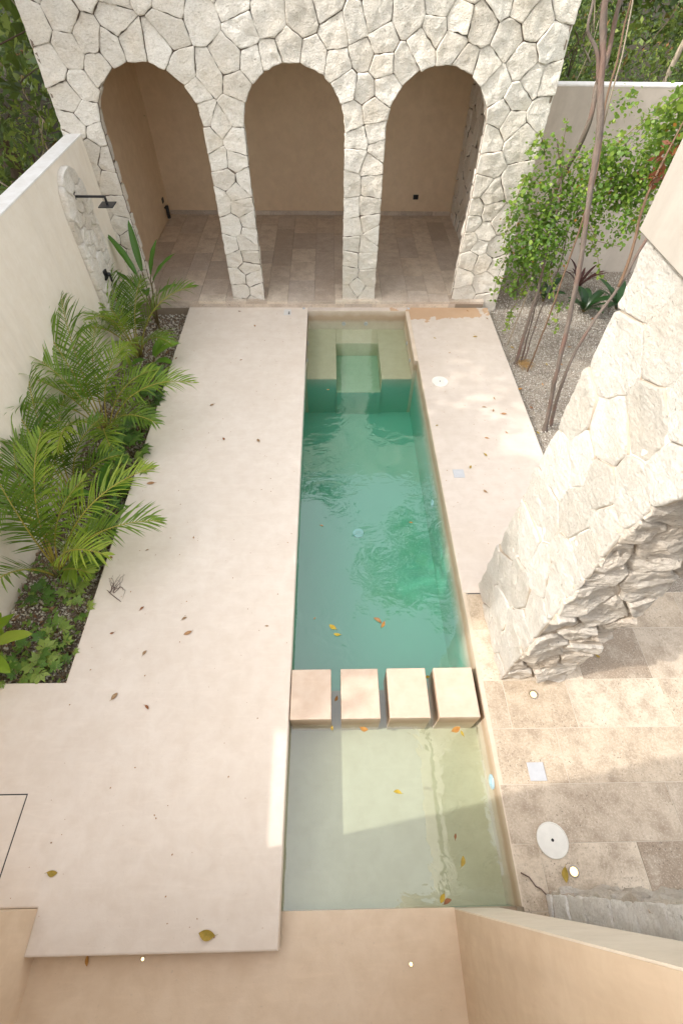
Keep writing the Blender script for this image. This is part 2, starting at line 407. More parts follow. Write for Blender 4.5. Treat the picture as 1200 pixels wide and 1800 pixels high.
def stone(mb, poly, mp, rng, depth=.04, bulge=.02, amp=.008, freq=5, edge=.006, seg=.055, tilt=.04, mi=0, flip=False, anis=1., round_=.14, tint=None, smooth=True):
    # soften corners, then subdivide
    p2 = []; k = len(poly)
    area = 0
    for i in range(k):
        a = poly[i]; b = poly[(i + 1) % k]; area += a[0] * b[1] - b[0] * a[1]
    if abs(area) / 2 < .0025: return
    for i in range(k):
        a = poly[i - 1]; b = poly[i]; c = poly[(i + 1) % k]
        r1 = min(round_, .45); 
        p2.append((b[0] + (a[0] - b[0]) * r1, b[1] + (a[1] - b[1]) * r1))
        p2.append((b[0] + (c[0] - b[0]) * r1, b[1] + (c[1] - b[1]) * r1))
    pts = []
    for i in range(len(p2)):
        a = p2[i]; b = p2[(i + 1) % len(p2)]; L = math.hypot(b[0] - a[0], b[1] - a[1])
        if L < 1e-4: continue
        n = max(1, int(L / seg))
        for j in range(n): pts.append((a[0] + (b[0] - a[0]) * j / n, a[1] + (b[1] - a[1]) * j / n))
    cx = sum(p[0] for p in pts) / len(pts); cy = sum(p[1] for p in pts) / len(pts)
    Rm = max(.03, sum(math.hypot(p[0] - cx, p[1] - cy) for p in pts) / len(pts))
    o = Vector((rng.uniform(0, 99), rng.uniform(0, 99), rng.uniform(0, 99)))
    tx, ty = rng.gauss(0, tilt), rng.gauss(0, tilt); base = rng.uniform(-.5, .5) * bulge
    n = len(pts)
    s4 = 1 - .018 / Rm
    rings = [(1.0, -depth), (1 - .0015 / Rm, -.004), (1 - .004 / Rm, bulge * .55), (1 - .010 / Rm, bulge * .92), (s4, bulge), (s4 * .86, bulge), (s4 * .68, bulge), (s4 * .48, bulge), (s4 * .25, bulge)]
    vs = []
    for s, h in rings:
        for (x, y) in pts:
            px = cx + (x - cx) * s; py = cy + (y - cy) * s
            e = noise.noise(Vector((px * 14, py * 14, 0)) + o) * edge
            dx, dy = x - cx, y - cy; L = math.hypot(dx, dy) or 1
            px += dx / L * e; py += dy / L * e
            hh = h
            if h > -.0045:
                q = Vector((px * freq, py * freq * anis, 0)) + o
                hh += (.7 * noise.noise(q) + 1.1 * (.25 - abs(noise.noise(q * 1.1 + o))) + .55 * noise.noise(q * 2.3) + .4 * noise.noise(q * 5.1)) * amp * min(1, (1.02 - s) * 5 + .6) + base + tx * (px - cx) + ty * (py - cy)
            vs.append(mp(px, py, hh))
    vs.append(mp(cx, cy, bulge + base))
    fs = []
    for r in range(len(rings) - 1):
        for i in range(n):
            j = (i + 1) % n; fs.append((r * n + i, r * n + j, (r + 1) * n + j, (r + 1) * n + i))
    c = len(vs) - 1; r = len(rings) - 1
    fs += [(r * n + i, r * n + (i + 1) % n, c) for i in range(n)]
    if flip: fs = [tuple(reversed(f)) for f in fs]
    ns = n                                   # the sunk sides of each stone carry the dark joint
    tv = min(1, max(0, rng.gauss(.58, .34))) if tint is None else tint
    k0 = len(mb.m); mb.add(vs, fs, mi, tv, smooth)
    for i in range(ns): mb.m[k0 + i] = 1

def fill_seeds(rng, rect, rfun, have, inside=lambda p: False, tries=9000):
    pts = list(have)
    for _ in range(tries):
        p = (rng.uniform(rect[0], rect[1]), rng.uniform(rect[2], rect[3]))
        if inside(p): continue
        r = rfun(p)
        if all((p[0] - q[0]) ** 2 + (p[1] - q[1]) ** 2 > r * r for q in pts): pts.append(p)
    return pts

def mixed_seeds(rng, rect, have, inside, sizes):
    """big stones first, then smaller ones between them"""
    pts = [(p, .2) for p in have]
    for r, tries in sizes:
        for _ in range(tries):
            p = (rng.uniform(rect[0], rect[1]), rng.uniform(rect[2], rect[3]))
            if inside(p): continue
            if all((p[0] - q[0]) ** 2 + (p[1] - q[1]) ** 2 > (.5 * (r + rq)) ** 2 for q, rq in pts): pts.append((p, r))
    return [p for p, r in pts]

def arch_outline(cx, hw, spring, bottom, rise=None, n=10):
    """counter-clockwise convex opening in wall coordinates"""
    rise = rise or hw
    pts = [(cx - hw, bottom), (cx + hw, bottom)]
    for k in range(n + 1):
        a = math.pi * k / n; pts.append((cx + hw * math.cos(a), spring + rise * math.sin(a)))
    return pts

def arch_seeds(rng, op, zmin, off=(.11, .2), step=.27):
    out = []
    for k in range(len(op)):
        a = op[k]; b = op[(k + 1) % len(op)]; L = math.hypot(b[0] - a[0], b[1] - a[1])
        if abs(a[1] - b[1]) < 1e-6 and a[1] < zmin + .01: continue
        n = ((b[1] - a[1]) / L, -(b[0] - a[0]) / L)
        m = max(1, round(L / step))
        for j in range(m):
            t = (j + .5 + rng.uniform(-.2, .2)) / m; o = rng.uniform(*off)
            p = (a[0] + (b[0] - a[0]) * t + n[0] * o, a[1] + (b[1] - a[1]) * t + n[1] * o)
            if p[1] > zmin: out.append(p)
    return out

def reveal(mb, op, zmin, width, mp, rng, rows=1, wmin=.2, wmax=.36, hin=.0, **kw):
    """stones lining the inside of an opening; mp(u, v, n, depth, h)"""
    path = []
    k = len(op)
    seq = op[1:] + [op[0]]           # from bottom right, over the top, to bottom left
    pts = [p for p in seq]
    L = [0]
    for i in range(len(pts) - 1): L.append(L[-1] + math.hypot(pts[i + 1][0] - pts[i][0], pts[i + 1][1] - pts[i][1]))
    def at(s):
        s = min(max(s, 0), L[-1] - 1e-6)
        for i in range(len(L) - 1):
            if s <= L[i + 1]:
                t = (s - L[i]) / (L[i + 1] - L[i]); a = pts[i]; b = pts[i + 1]; l = L[i + 1] - L[i]
                return (a[0] + (b[0] - a[0]) * t, a[1] + (b[1] - a[1]) * t), (-(b[1] - a[1]) / l, (b[0] - a[0]) / l)   # normal into the opening
    seeds = []
    if rows == 1:
        s = 0
        while s < L[-1]:
            w = rng.uniform(wmin, wmax); seeds.append((s + w / 2, width * rng.uniform(.35, .65))); s += w
    else:
        seeds = [(a / 1.9, b) for a, b in mixed_seeds(rng, (0, L[-1] * 1.9, 0, width), [], lambda p: False, ((.46, 60), (.34, 300), (.25, 900)))]
    def mapf(s, d, h):
        p, n = at(s); return mp(p[0] + n[0] * (h + hin), p[1] + n[1] * (h + hin), d)
    for poly in cells(seeds, (0, L[-1], 0, width), [], .012):
        stone(mb, poly, mapf, rng, **kw)

# ------------------------------------------------------------------ ground and decks (setting)
g = MB(); Z0 = -.42; hx0, hx1, hy0, hy1 = -.62, 1.58, -.3, 8.86      # one sheet to the horizon, cut out where the pool is dug
g.add([(-400, -400, Z0), (400, -400, Z0), (400, 400, Z0), (-400, 400, Z0), (hx0, hy0, Z0), (hx1, hy0, Z0), (hx1, hy1, Z0), (hx0, hy1, Z0)],
      [(0, 1, 5, 4), (1, 2, 6, 5), (2, 3, 7, 6), (3, 0, 4, 7)])
tag(g.build('ground', M['earth']), kind='structure')

def soft_edge_slab(name, outline, z0, z1, m, b=.012):
    mb = MB(); n = len(outline)
    def inset(d):
        out = []
        for i in range(n):
            p0 = Vector(outline[i - 1]); p = Vector(outline[i]); p1 = Vector(outline[(i + 1) % n])
            e0 = (p - p0).normalized(); e1 = (p1 - p).normalized()
            n0 = Vector((-e0.y, e0.x)); n1 = Vector((-e1.y, e1.x))
            k = (n0 + n1); k = k / max(.3, k.dot(n0)) ; out.append(p + k * d)
        return out
    loops = [(0, z0), (0, z1 - b), (b * .3, z1 - b * .3), (b, z1)]
    vs = []
    for d, z in loops: vs += [(q.x, q.y, z) for q in inset(d)]
    fs = [(k * n + i, k * n + (i + 1) % n, (k + 1) * n + (i + 1) % n, (k + 1) * n + i) for k in range(len(loops) - 1) for i in range(n)]
    fs.append(tuple(3 * n + i for i in range(n)))
    mb.add(vs, fs)
    return mb.build(name, m)

tag(soft_edge_slab('pool_deck', [(-2.385, -.45), (-.44, -.45), (-.44, 8.89), (-2.75, 8.89), (-2.75, 1.64), (-5.2, 1.64), (-5.2, -.158), (-2.385, -.158)], -.14, 0, M['deck'], .014), kind='structure')
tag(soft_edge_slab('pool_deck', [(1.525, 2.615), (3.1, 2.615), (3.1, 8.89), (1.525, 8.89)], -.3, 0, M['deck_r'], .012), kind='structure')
# narrow coping of the spa end
mb = MB(); mb.box(-.44, 1.525, 8.765, 8.89, -.3, 0.001, bev=.01); tag(mb.build('pool_coping', M['deck_r']), kind='structure')

mb = MB(); mb.box(-2.38, 1.0, -6, -.22, -.4, -.17, 0); tag(mb.build('floor', M['tanfloor']), kind='structure')

# terrace tiles beside the pool
rng = random.Random(5)
mb = MB()
mb.box(1.53, 7.0, -1.2, 2.605, -.35, -.0065, 1)
rows = [(-1.2, -.255), (-.25, .195), (.2, .645), (.65, 1.125), (1.13, 1.597), (1.602, 2.16), (2.165, 2.6)]
cuts = [[1.53, 2.6, 4, 7], [1.53, 1.76, 2.62, 3.6, 4.6, 7], [1.53, 3.07, 4.1, 5.3, 7], [1.53, 2.18, 3.5, 4.4, 7], [1.53, 1.76, 2.42, 3.4, 4.5, 7], [1.53, 2.62, 3.36, 4.2, 7], [1.53, 2.9, 4.0, 7]]
tints = [[.6, .5, .6], [.74, .80, .04, .5, .6], [.50, .46, .5, .6], [.62, .66, .72, .6], [.55, .60, .82, .7, .6], [.9, .08, .5, .6], [.62, .6, .5]]
for (y0, y1), c, tt in zip(rows, cuts, tints):
    for i in range(len(c) - 1):
        mb.box(c[i] + (.002 if i else 0), c[i + 1] - .003, y0, y1, -.03, -.004 + rng.uniform(-.0012, .0012), 0, tt[i], bev=.003)
tag(mb.build('terrace_pavement', [M['trav'], M['grout']]), kind='structure')

# ------------------------------------------------------------------ pool
pool = thing('swimming_pool', 'long narrow green plunge pool with shallow end and bench seat at far end', 'pool', (.5, 4, -1.2))
mb = MB()   # shell: floors and walls
mb.box(-.75, -.50, 1.66, 8.95, -1.5, -.145)                 # left wall under the slab lip
mb.box(1.52, 1.56, 1.66, 8.76, -1.5, -.004)                 # right wall
mb.box(-.50, 1.52, 1.66, 7.15, -1.5, -1.17)                 # deep floor

mb.box(-.60, 1.60, -.60, -.224, -1.5, -.2)                  # near end wall under the floor
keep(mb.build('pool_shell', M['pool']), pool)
mb = MB(); mb.box(-.75, -.50, -.22, 1.66, -1.5, -.145); keep(mb.build('shallow_wall', M['spa']), pool)
mb = MB(); mb.box(1.52, 1.56, -.22, 1.66, -1.5, -.004); keep(mb.build('shallow_wall', M['spa']), pool)
mb = MB(); mb.box(-.50, 1.52, -.223, 1.655, -1.45, -.455); keep(mb.build('shallow_floor', M['pool_shallow']), pool)
mb = MB()
mb.box(-.50, -.44, 7.15, 8.77, -1.4, -.012); mb.box(1.462, 1.52, 7.15, 8.76, -1.4, -.006); mb.box(-.44, 1.462, 8.75, 8.80, -1.4, -.003)
keep(mb.build('spa_wall', M['spa']), pool)
mb = MB()
mb.box(-.44, .10, 7.155, 8.75, -1.3, -.385, bev=.008); mb.box(.92, 1.462, 7.155, 8.75, -1.3, -.387, bev=.008); mb.box(.10, .92, 8.26, 8.75, -1.3, -.386, bev=.008)
keep(mb.build('bench', M['pool_shallow']), pool)
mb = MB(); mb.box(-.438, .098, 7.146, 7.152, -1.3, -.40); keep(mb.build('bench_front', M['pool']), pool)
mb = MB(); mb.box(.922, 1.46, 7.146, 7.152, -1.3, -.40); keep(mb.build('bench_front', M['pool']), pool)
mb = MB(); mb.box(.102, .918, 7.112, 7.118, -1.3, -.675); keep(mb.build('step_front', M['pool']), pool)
mb = MB(); mb.box(.10, .92, 7.12, 8.26, -1.3, -.66, bev=.008); keep(mb.build('step', M['pool_step']), pool)
mb = MB(); mb.disc((.41, 4.29, -1.17), .085, .02, mi=0)
for a in range(10):
    for r_ in (.03, .055):
        mb.disc((.41 + r_ * math.cos(a * .628), 4.29 + r_ * math.sin(a * .628), -1.15), .006, .003, 6, 1)
keep(mb.build('drain_cover', [M['aqua'], M['white']]), pool)

def wall_disc(name, axis, sign, pos, r, m, parent, m2=None):
    mb = MB(); n = 24; d = .018
    def ring(rr, h):
        out = []
        for k in range(n):
            a = 2 * math.pi * k / n; u, w = rr * math.cos(a), rr * math.sin(a)
            out.append((pos[0] + sign * h, pos[1] + u, pos[2] + w) if axis == 0 else (pos[0] + u, pos[1] + sign * h, pos[2] + w))
        return out
    L = [ring(r, 0), ring(r, d * .6), ring(r * .86, d), ring(r * .5, d), ring(r * .42, d * .4)]
    vs = sum(L, []); fs = [(i * n + k, i * n + (k + 1) % n, (i + 1) * n + (k + 1) % n, (i + 1) * n + k) for i in range(len(L) - 1) for k in range(n)]
    fs.append(tuple((len(L) - 1) * n + k for k in range(n)))
    mb.add(vs, fs); o = mb.build(name, m); keep(o, parent); return o
wall_disc('pool_light', 0, -1, (1.52, .70, -.20), .065, M['aqua'], pool)
wall_disc('pool_light', 0, -1, (1.52, 4.45, -.62), .06, M['aqua'], pool)
for x in (.26, .70): wall_disc('jet_nozzle', 1, -1, (x, 8.75, -.265), .04, M['white'], pool)
for y in (7.55, 8.1):
    wall_disc('jet_nozzle', 0, 1, (-.44, y, -.28), .035, M['white'], pool)
    wall_disc('jet_nozzle', 0, -1, (1.462, y, -.28), .035, M['white'], pool)

w = MB(); w.box(-.505, 1.525, -.23, 8.755, -1.3, -.18)
tag(w.build('water', M['water']), kind='structure')

labels = ['stepping block nearest the left deck edge in the row across the pool', 'second stepping block from the left deck with an orange leaf floating at its front',
          'third stepping block from the left deck with a small dark scratch on top', 'stepping block closest to the travertine terrace, beside floating orange leaf']
blk = None
for i, (x0, x1) in enumerate(((-.43, -.02), (.08, .47), (.565, .97), (1.06, 1.465))):
    mb = MB(); mb.box(0, x1 - x0, 0, .5, 0, .455, 0, bev=.008)
    b = mb.build('stepping_block', M['block']); b.location = (x0, 1.24, -.453)
    tag(b, labels[i], 'stepping block', 'stepping blocks across the pool')

# ------------------------------------------------------------------ arched pavilion at the far end
pav = thing('arched_pavilion', 'pale rubble stone pavilion with three arched openings at the pool end', 'pavilion', (-.4, 9.0, 0))
FX0, FX1, FTOP, FY = -4.02, 3.28, 4.75, 9.0
centres = (-2.65, -.525, 1.615); HW = .755
ops = [arch_outline(c, HW, 2.82, -.5, .70, 9) for c in centres]
def slices(mb, x0, x1, ztop, zbot, arches, y0, y1, mi=0):
    """wall with arched holes: quads between the arch curve and the top"""
    xs = {x0, x1}
    curves = []
    for (cx, hw, sp, rise) in arches:
        c = [(cx - hw * math.cos(math.pi * k / 20), sp + rise * math.sin(math.pi * k / 20)) for k in range(21)]
        curves.append((cx - hw, cx + hw, c)); xs |= {p[0] for p in c}
    xs = sorted(xs)
    def zb(x, mid):
        for a, b, c in curves:
            if a < mid < b:
                for i in range(len(c) - 1):
                    if c[i][0] - 1e-9 <= x <= c[i + 1][0] + 1e-9:
                        t = (x - c[i][0]) / max(1e-9, c[i + 1][0] - c[i][0]); return c[i][1] + t * (c[i + 1][1] - c[i][1])
        return zbot
    for i in range(len(xs) - 1):
        a, b = xs[i], xs[i + 1]; m = (a + b) / 2; za, zc = zb(a, m), zb(b, m)
        yield a, b, za, zc
def arched_wall(mb, mp, x0, x1, ztop, zbot, arches, d0, d1, mi=0):
    for a, b, za, zc in slices(mb, x0, x1, ztop, zbot, arches, d0, d1):
        vs = [mp(a, za, d0), mp(b, zc, d0), mp(b, ztop, d0), mp(a, ztop, d0), mp(a, za, d1), mp(b, zc, d1), mp(b, ztop, d1), mp(a, ztop, d1)]
        mb.add(vs, [(0, 1, 2, 3), (7, 6, 5, 4), (0, 4, 5, 1), (3, 2, 6, 7)], mi)
    for (cx, hw, sp, rise) in arches:
        for sx in (-1, 1):
            x = cx + sx * hw; mb.add([mp(x, zbot, d0), mp(x, sp, d0), mp(x, sp, d1), mp(x, zbot, d1)], [(0, 1, 2, 3)], mi)
    for x in (x0, x1): mb.add([mp(x, zbot, d0), mp(x, ztop, d0), mp(x, ztop, d1), mp(x, zbot, d1)], [(0, 1, 2, 3)], mi)
mb = MB()
arched_wall(mb, lambda u, v, d: (u, FY + d, v), FX0 + .02, FX1 - .02, FTOP, -.3, [(c, HW + .035, 2.82, .735) for c in centres], .032, .20)
keep(mb.build('wall_core', M['mortar']), pav)

rng = random.Random(11)
def in_ops(p, ops=ops, pad=.08):
    for c in centres:
        dx = abs(p[0] - c)
        if p[1] < 2.82 and dx < HW + pad: return True
        if p[1] >= 2.82 and (dx / (HW + pad)) ** 2 + ((p[1] - 2.82) / (.70 + pad)) ** 2 < 1: return True
    return False
seeds = []
for op in ops: seeds += arch_seeds(rng, op, -.1, (.07, .24), .30)
seeds = [s for s in seeds if not in_ops(s, pad=.05)]
flt = []
for s in seeds:
    if all(math.hypot(s[0] - q[0], s[1] - q[1]) > .17 for q in flt): flt.append(s)
seeds = mixed_seeds(rng, (FX0 + .1, FX1 - .1, -.1, FTOP), flt, in_ops, ((.54, 60), (.42, 260), (.32, 1000), (.23, 3500), (.17, 900)))
mb = MB()
for poly in cells(seeds, (FX0, FX1, -.25, FTOP), ops, .002):
    stone(mb, poly, lambda u, v, h: (u, FY - h, v), rng, depth=.04, bulge=.016, amp=.020, freq=5.5, edge=.016, tilt=.055, round_=.045)
for op in ops:
    reveal(mb, [(p[0], max(p[1], .125)) for p in op], .12, .21, lambda u, v, d: (u, FY + .012 + d, v), rng, 1, .17, .36, hin=-.028, depth=.03, bulge=.014, amp=.012, edge=.012, flip=False)
# left and right return of the facade
for xs, sg in ((FX0, -1), (FX1, 1)):
    sd = [(.11 + rng.uniform(-.02, .02), -.1 + .3 * k + rng.uniform(-.06, .06)) for k in range(17)]
    for poly in cells(sd, (0, .20, -.25, FTOP), [], .013):
        stone(mb, poly, (lambda u, v, h: (FX0 + .02 - h, FY + u, v)) if sg < 0 else (lambda u, v, h: (FX1 - .02 + h, FY + u, v)), rng, depth=.03, bulge=.014, amp=.012, edge=.012, flip=(sg < 0))
keep(mb.build('stone_facing', [M['stone'], M['mortar']]), pav)

mb = MB()      # room behind the arches
mb.box(-4.10, -3.88, FY + .2, 13.1, -.3, 4.7); mb.box(-4.1, 3.28, 12.93, 13.15, -.31, 4.71); mb.box(3.05, 3.26, FY + .2, 12.93, -.3, 4.69)
keep(mb.build('room_wall', M['room']), pav)
mb = MB(); mb.box(-4.15, 3.35, FY + .2, 13.2, 4.3, 4.60); keep(mb.build('roof', M['room']), pav)
mb = MB()      # stone lining of the right room wall
sd = fill_seeds(rng, (FY + .2, 12.93, 0, 4.3), lambda p: rng.uniform(.26, .38), [], tries=3000)
for poly in cells(sd, (FY + .2, 12.93, .1, 4.3), [], .014):
    stone(mb, poly, lambda u, v, h: (2.98 - h, u, v), rng, depth=.04, bulge=.02, amp=.012, edge=.01, flip=True)
mb.box(3.0, 3.04, FY + .2, 12.93, .1, 4.3, 1)
keep(mb.build('inner_stone_facing', [M['stone'], M['mortar']]), pav)
mb = MB()      # travertine floor of the room, with the long step in front
mb.box(-3.87, 3.0, 8.90, 12.93, -.3, .10, 1)
x = -3.87; rng = random.Random(21)
while x < 3.0:
    wd = rng.choice((.40, .40, .40, .52)); x1 = min(x + wd, 3.0); y = 8.885 - (0 if rng.random() < .5 else .0)
    first = True
    while y < 12.9:
        L = rng.choice((.6, .8, .8, 1.0)) * (rng.uniform(.3, 1) if first else 1); y1 = min(y + L, 12.91); first = False
        mb.box(x, x1 - .004, y, y1 - .004, .07, .12 + rng.uniform(-.001, .001), 0, rng.choice((.1, .22, .34, .42, .5, .58, .66, .8)), bev=.002)
        y = y1
    x = x1
x = -3.3
while x < 2.45:    # riser tiles
    x1 = min(x + rng.uniform(.5, .9), 2.45); mb.box(x, x1 - .004, 8.888, 8.91, -.02, .069, 0, rng.choice((.3, .45, .6, .7))); x = x1
keep(mb.build('tiled_floor', [M['trav_in'], M['grout_d']]), pav)
mb = MB(); x = -3.87
while x < 2.95:
    x1 = min(x + .8, 2.95); mb.box(x, x1 - .004, 12.91, 12.931, .12, .21, 0, rng.choice((.1, .3, .5))); x = x1
keep(mb.build('skirting', M['trav_in']), pav)
mb = MB(); mb.box(2.0, 2.12, 12.915, 12.93, .47, .57, bev=.003); mb.box(2.03, 2.09, 12.908, 12.915, .49, .55); keep(mb.build('wall_outlet', M['black']), pav)
mb = MB(); mb.box(-3.88, -3.865, 12.5, 12.62, .50, .60, bev=.003); keep(mb.build('wall_outlet', M['black']), pav)
# small black spotlight standing by the room wall
sp = thing('spotlight', 'small black cylindrical spotlight low on the wall inside left arch', 'spotlight', (-3.8, 12.5, .3))
mb = MB(); mb.tube([(-3.86, 12.5, .42), (-3.80, 12.49, .40)], .02, 8); mb.tube([(-3.80, 12.5, .46), (-3.80, 12.48, .2)], .04, 12); keep(mb.build('lamp_housing', M['black']), sp)
mb = MB(); mb.tube([(-3.80, 12.479, .198), (-3.80, 12.478, .19)], .034, 12); keep(mb.build('lens', M['offwhite']), sp)

# ------------------------------------------------------------------ left boundary wall with shower panel
lw = thing('boundary_wall', 'tall cream plaster garden wall behind the palms, with stone shower panel', 'wall', (-3.85, 4, 0))
mb = MB(); mb.box(-3.95, -3.75, -1.2, 8.99, -.4, 2.68); keep(mb.build('wall_body', M['wall']), lw)
mb = MB(); mb.box(-3.97, -3.745, -1.2, 8.985, 2.68, 2.705, bev=.006); keep(mb.build('wall_cap', M['cap']), lw)
mb = MB(); rng = random.Random(3)
pan = arch_outline(7.93, .42, 2.10, -.3, .50, 10)
def in_pan(p):
    return (abs(p[0] - 7.93) < .36 and p[1] < 2.1) or ((p[0] - 7.93) / .36) ** 2 + ((p[1] - 2.1) / .45) ** 2 < 1
sd = fill_seeds(rng, (7.5, 8.36, -.25, 2.65), lambda p: rng.uniform(.15, .26), [], lambda p: not in_pan(p), 4000)
def clip_pan(poly):
    for k in range(len(pan)):
        a = pan[k]; b = pan[(k + 1) % len(pan)]; L = math.hypot(b[0] - a[0], b[1] - a[1])
        n = ((b[1] - a[1]) / L, -(b[0] - a[0]) / L); poly = clip(poly, n, n[0] * a[0] + n[1] * a[1])
        if len(poly) < 3: break
    return poly
for poly in cells(sd, (7.45, 8.4, -.3, 2.66), [], .005):
    poly = clip_pan(poly)
    if len(poly) >= 3: stone(mb, poly, lambda u, v, h: (-3.698 + h, u, v), rng, depth=.04, bulge=.026, amp=.024, freq=6, edge=.012, tilt=.05, anis=.6, round_=.06, seg=.04)
core = [(p[0] * .985 + 7.93 * .015, p[1]) for p in pan]
n = len(core)
mb.add([(-3.76, p[0], p[1]) for p in core] + [(-3.705, p[0], p[1]) for p in core], [tuple(n + i for i in range(n))] + [(i, (i + 1) % n, n + (i + 1) % n, n + i) for i in range(n)], 1)
keep(mb.build('stone_panel', [M['stone'], M['stone']]), lw)

sh = thing('outdoor_shower', 'black outdoor shower arm with square head on the stone panel', 'shower', (-3.67, 7.9, 1.2))
mb = MB(); mb.box(-3.69, -3.665, 7.85, 7.91, 2.21, 2.30, bev=.004); mb.box(-3.67, -3.24, 7.868, 7.893, 2.235, 2.265, bev=.004); mb.box(-3.265, -3.24, 7.868, 7.893, 2.17, 2.235, bev=.003)
keep(mb.build('shower_arm', M['black']), sh)
mb = MB(); mb.box(-3.36, -3.15, 7.78, 7.99, 2.135, 2.15, bev=.003); mb.disc((-3.253, 7.88, 2.15), .02, .03, 12); keep(mb.build('shower_head', M['black']), sh)
mb = MB(); mb.box(-3.69, -3.66, 7.84, 7.96, 1.04, 1.18, bev=.006); mb.tube([(-3.66, 7.9, 1.12), (-3.60, 7.9, 1.12)], .028, 12); mb.box(-3.62, -3.595, 7.885, 7.915, 1.0, 1.12, bev=.004)
keep(mb.build('shower_valve', M['black']), sh)

# rear right boundary wall
rb = thing('boundary_wall', 'grey beige garden wall with white top behind the leafy shrub', 'wall', (6, 10.7, 0))
mb = MB(); mb.box(3.29, 14, 10.60, 10.80, -.4, 3.0); keep(mb.build('wall_body', M['backwall']), rb)
mb = MB(); mb.box(3.28, 14, 10.595, 10.82, 3.0, 3.03, bev=.006); keep(mb.build('wall_cap', M['cap']), rb)

# ------------------------------------------------------------------ house: arch wall on the terrace, parapet, piers
house = thing('house', 'house side with white stone arch, plaster parapet and tan plaster piers', 'house', (1.9, 0, 0))
AC, AH, ASP, AR = .73, .87, 2.72, .85
op = arch_outline(AC, AH, ASP, -.5, AR, 10)
WX = 1.74
mb = MB()
arched_wall(mb, lambda u, v, d: (WX + d, u, v), -2.2, 2.69, 3.86, -.02, [(AC, AH + .045, ASP, AR + .045)], .012, .66)
keep(mb.build('arch_wall_core', M['mortar_w']), house)
rng = random.Random(29)
def in_op(p, pad=.09):
    dx = abs(p[0] - AC)
    return (p[1] < ASP and dx < AH + pad) or (p[1] >= ASP and (dx / (AH + pad)) ** 2 + ((p[1] - ASP) / (AR + pad)) ** 2 < 1)
seeds = [s for s in arch_seeds(rng, op, -.1, (.11, .2), .33) if not in_op(s, .06)]
flt = []
for s in seeds:
    if all(math.hypot(s[0] - q[0], s[1] - q[1]) > .18 for q in flt): flt.append(s)
seeds = mixed_seeds(rng, (-2.1, 2.65, -.1, 3.8), flt, in_op, ((.55, 40), (.42, 200), (.32, 800), (.24, 2000)))
mb = MB(); mb2 = MB()
for poly in cells(seeds, (-2.2, 2.72, 0., 3.87), [op], .005):
    stone(mb2 if sum(p[0] for p in poly) / len(poly) < AC - AH else mb, poly, lambda u, v, h: (WX - h, u, v), rng, depth=.016, bulge=.011, amp=.02, freq=4.5, edge=.012, tilt=.03, round_=.06, seg=.045, flip=True)
sd = [(.3 * k / 2 + .1, .15 + .25 * k) for k in range(0)]
keep(mb.build('stone_facing', [M['stone_w'], M['joint_w']]), house)
keep(mb2.build('leg_facing', [M['stone_b'], M['joint_w']]), house)
mb = MB()
op2 = [(p[0], max(p[1], -.001)) for p in op]
reveal(mb, op2, 0, .68, lambda u, v, d: (WX + .004 + d, u, v), rng, 2, .155, .155, hin=-.03, depth=.02, bulge=.034, amp=.042, freq=5, edge=.018, tilt=.14, anis=.6, round_=.05, seg=.05, flip=True, smooth=False)
keep(mb.build('arch_lining', [M['stone_r'], M['joint_w']]), house)
mb = MB()      # far end return
sd = fill_seeds(rng, (0, .68, 0, 3.86), lambda p: rng.uniform(.24, .34), [], tries=800)
for poly in cells(sd, (0, .66, 0, 3.86), [], .008):
    stone(mb, poly, lambda u, v, h: (WX + .01 + u, 2.69 + h, v), rng, depth=.03, bulge=.02, amp=.018, edge=.012, seg=.06, flip=True)
keep(mb.build('end_facing', [M['stone_w'], M['joint_w']]), house)
mb = MB(); mb.box(1.665, 2.5, -2.2, 2.74, 3.89, 4.95, bev=.012); keep(mb.build('parapet', M['parapet']), house)
mb = MB(); mb.box(1.0, 1.37, -3.0, -.235, -.3, 4.1, 0); keep(mb.build('right_pier', M['tanwall']), house)
mb = MB(); mb.box(1.003, 1.368, -.235, -.226, -.18, 4.09, 0); keep(mb.build('pier_front', M['pier']), house)
mb = MB(); mb.box(-2.72, -2.38, -2.2, -.16, -.4, 6.6, 0); mb.box(-2.715, -2.385, -6, -2.203, -.4, 4.1, 0); mb.box(-3.748, -2.723, -.99, -.163, -.4, .9, 0); mb.box(-5.5, -2.723, -5.9, -1.0, .903, 1.9, 0); mb.box(-2.38, 1.0, -6.2, -6, -.4, 4.1); keep(mb.build('left_wall', M['tanwall']), house)
mb = MB(); mb.box(-2.38, 5.0, -6.2, -2.1, 4.1, 4.4); keep(mb.build('floor_slab', M['parapet']), house)

# ------------------------------------------------------------------ hatches, lids, lights on the decks
mb = MB(); mb.box(-3.45, -2.765, .045, .635, 0.001, .006, 0); mb.box(-3.46, -2.757, .035, .645, 0.0, .0025, 1)
tag(mb.build('access_hatch', [M['deck'], M['dark']]), 'square plaster access hatch flush in the left deck corner', 'hatch')
def square_lid(x, y, s, label, z=0.):
    mb = MB(); mb.box(x - s / 2, x + s / 2, y - s / 2, y + s / 2, z, z + .007, 0, bev=.003)
    n = 28; L = []
    for rr, zz in ((s * .37, .0072), (s * .37, .0085), (s * .35, .0085), (s * .35, .0072)):
        L += [(x + rr * math.cos(2 * math.pi * k / n), y + rr * math.sin(2 * math.pi * k / n), z + zz) for k in range(n)]
    mb.add(L, [(i * n + k, i * n + (k + 1) % n, (i + 1) * n + (k + 1) % n, (i + 1) * n + k) for i in range(3) for k in range(n)])
    mb.disc((x, y, z + .0065), s * .06, .0025, 10)
    tag(mb.build('skimmer_lid', M['white']), label, 'lid', 'square pool lids')
square_lid(1.79, 4.49, .155, 'square white lid set in the plaster deck right of the pool')
square_lid(1.895, .75, .155, 'square white lid set in travertine tiles near the round cover')
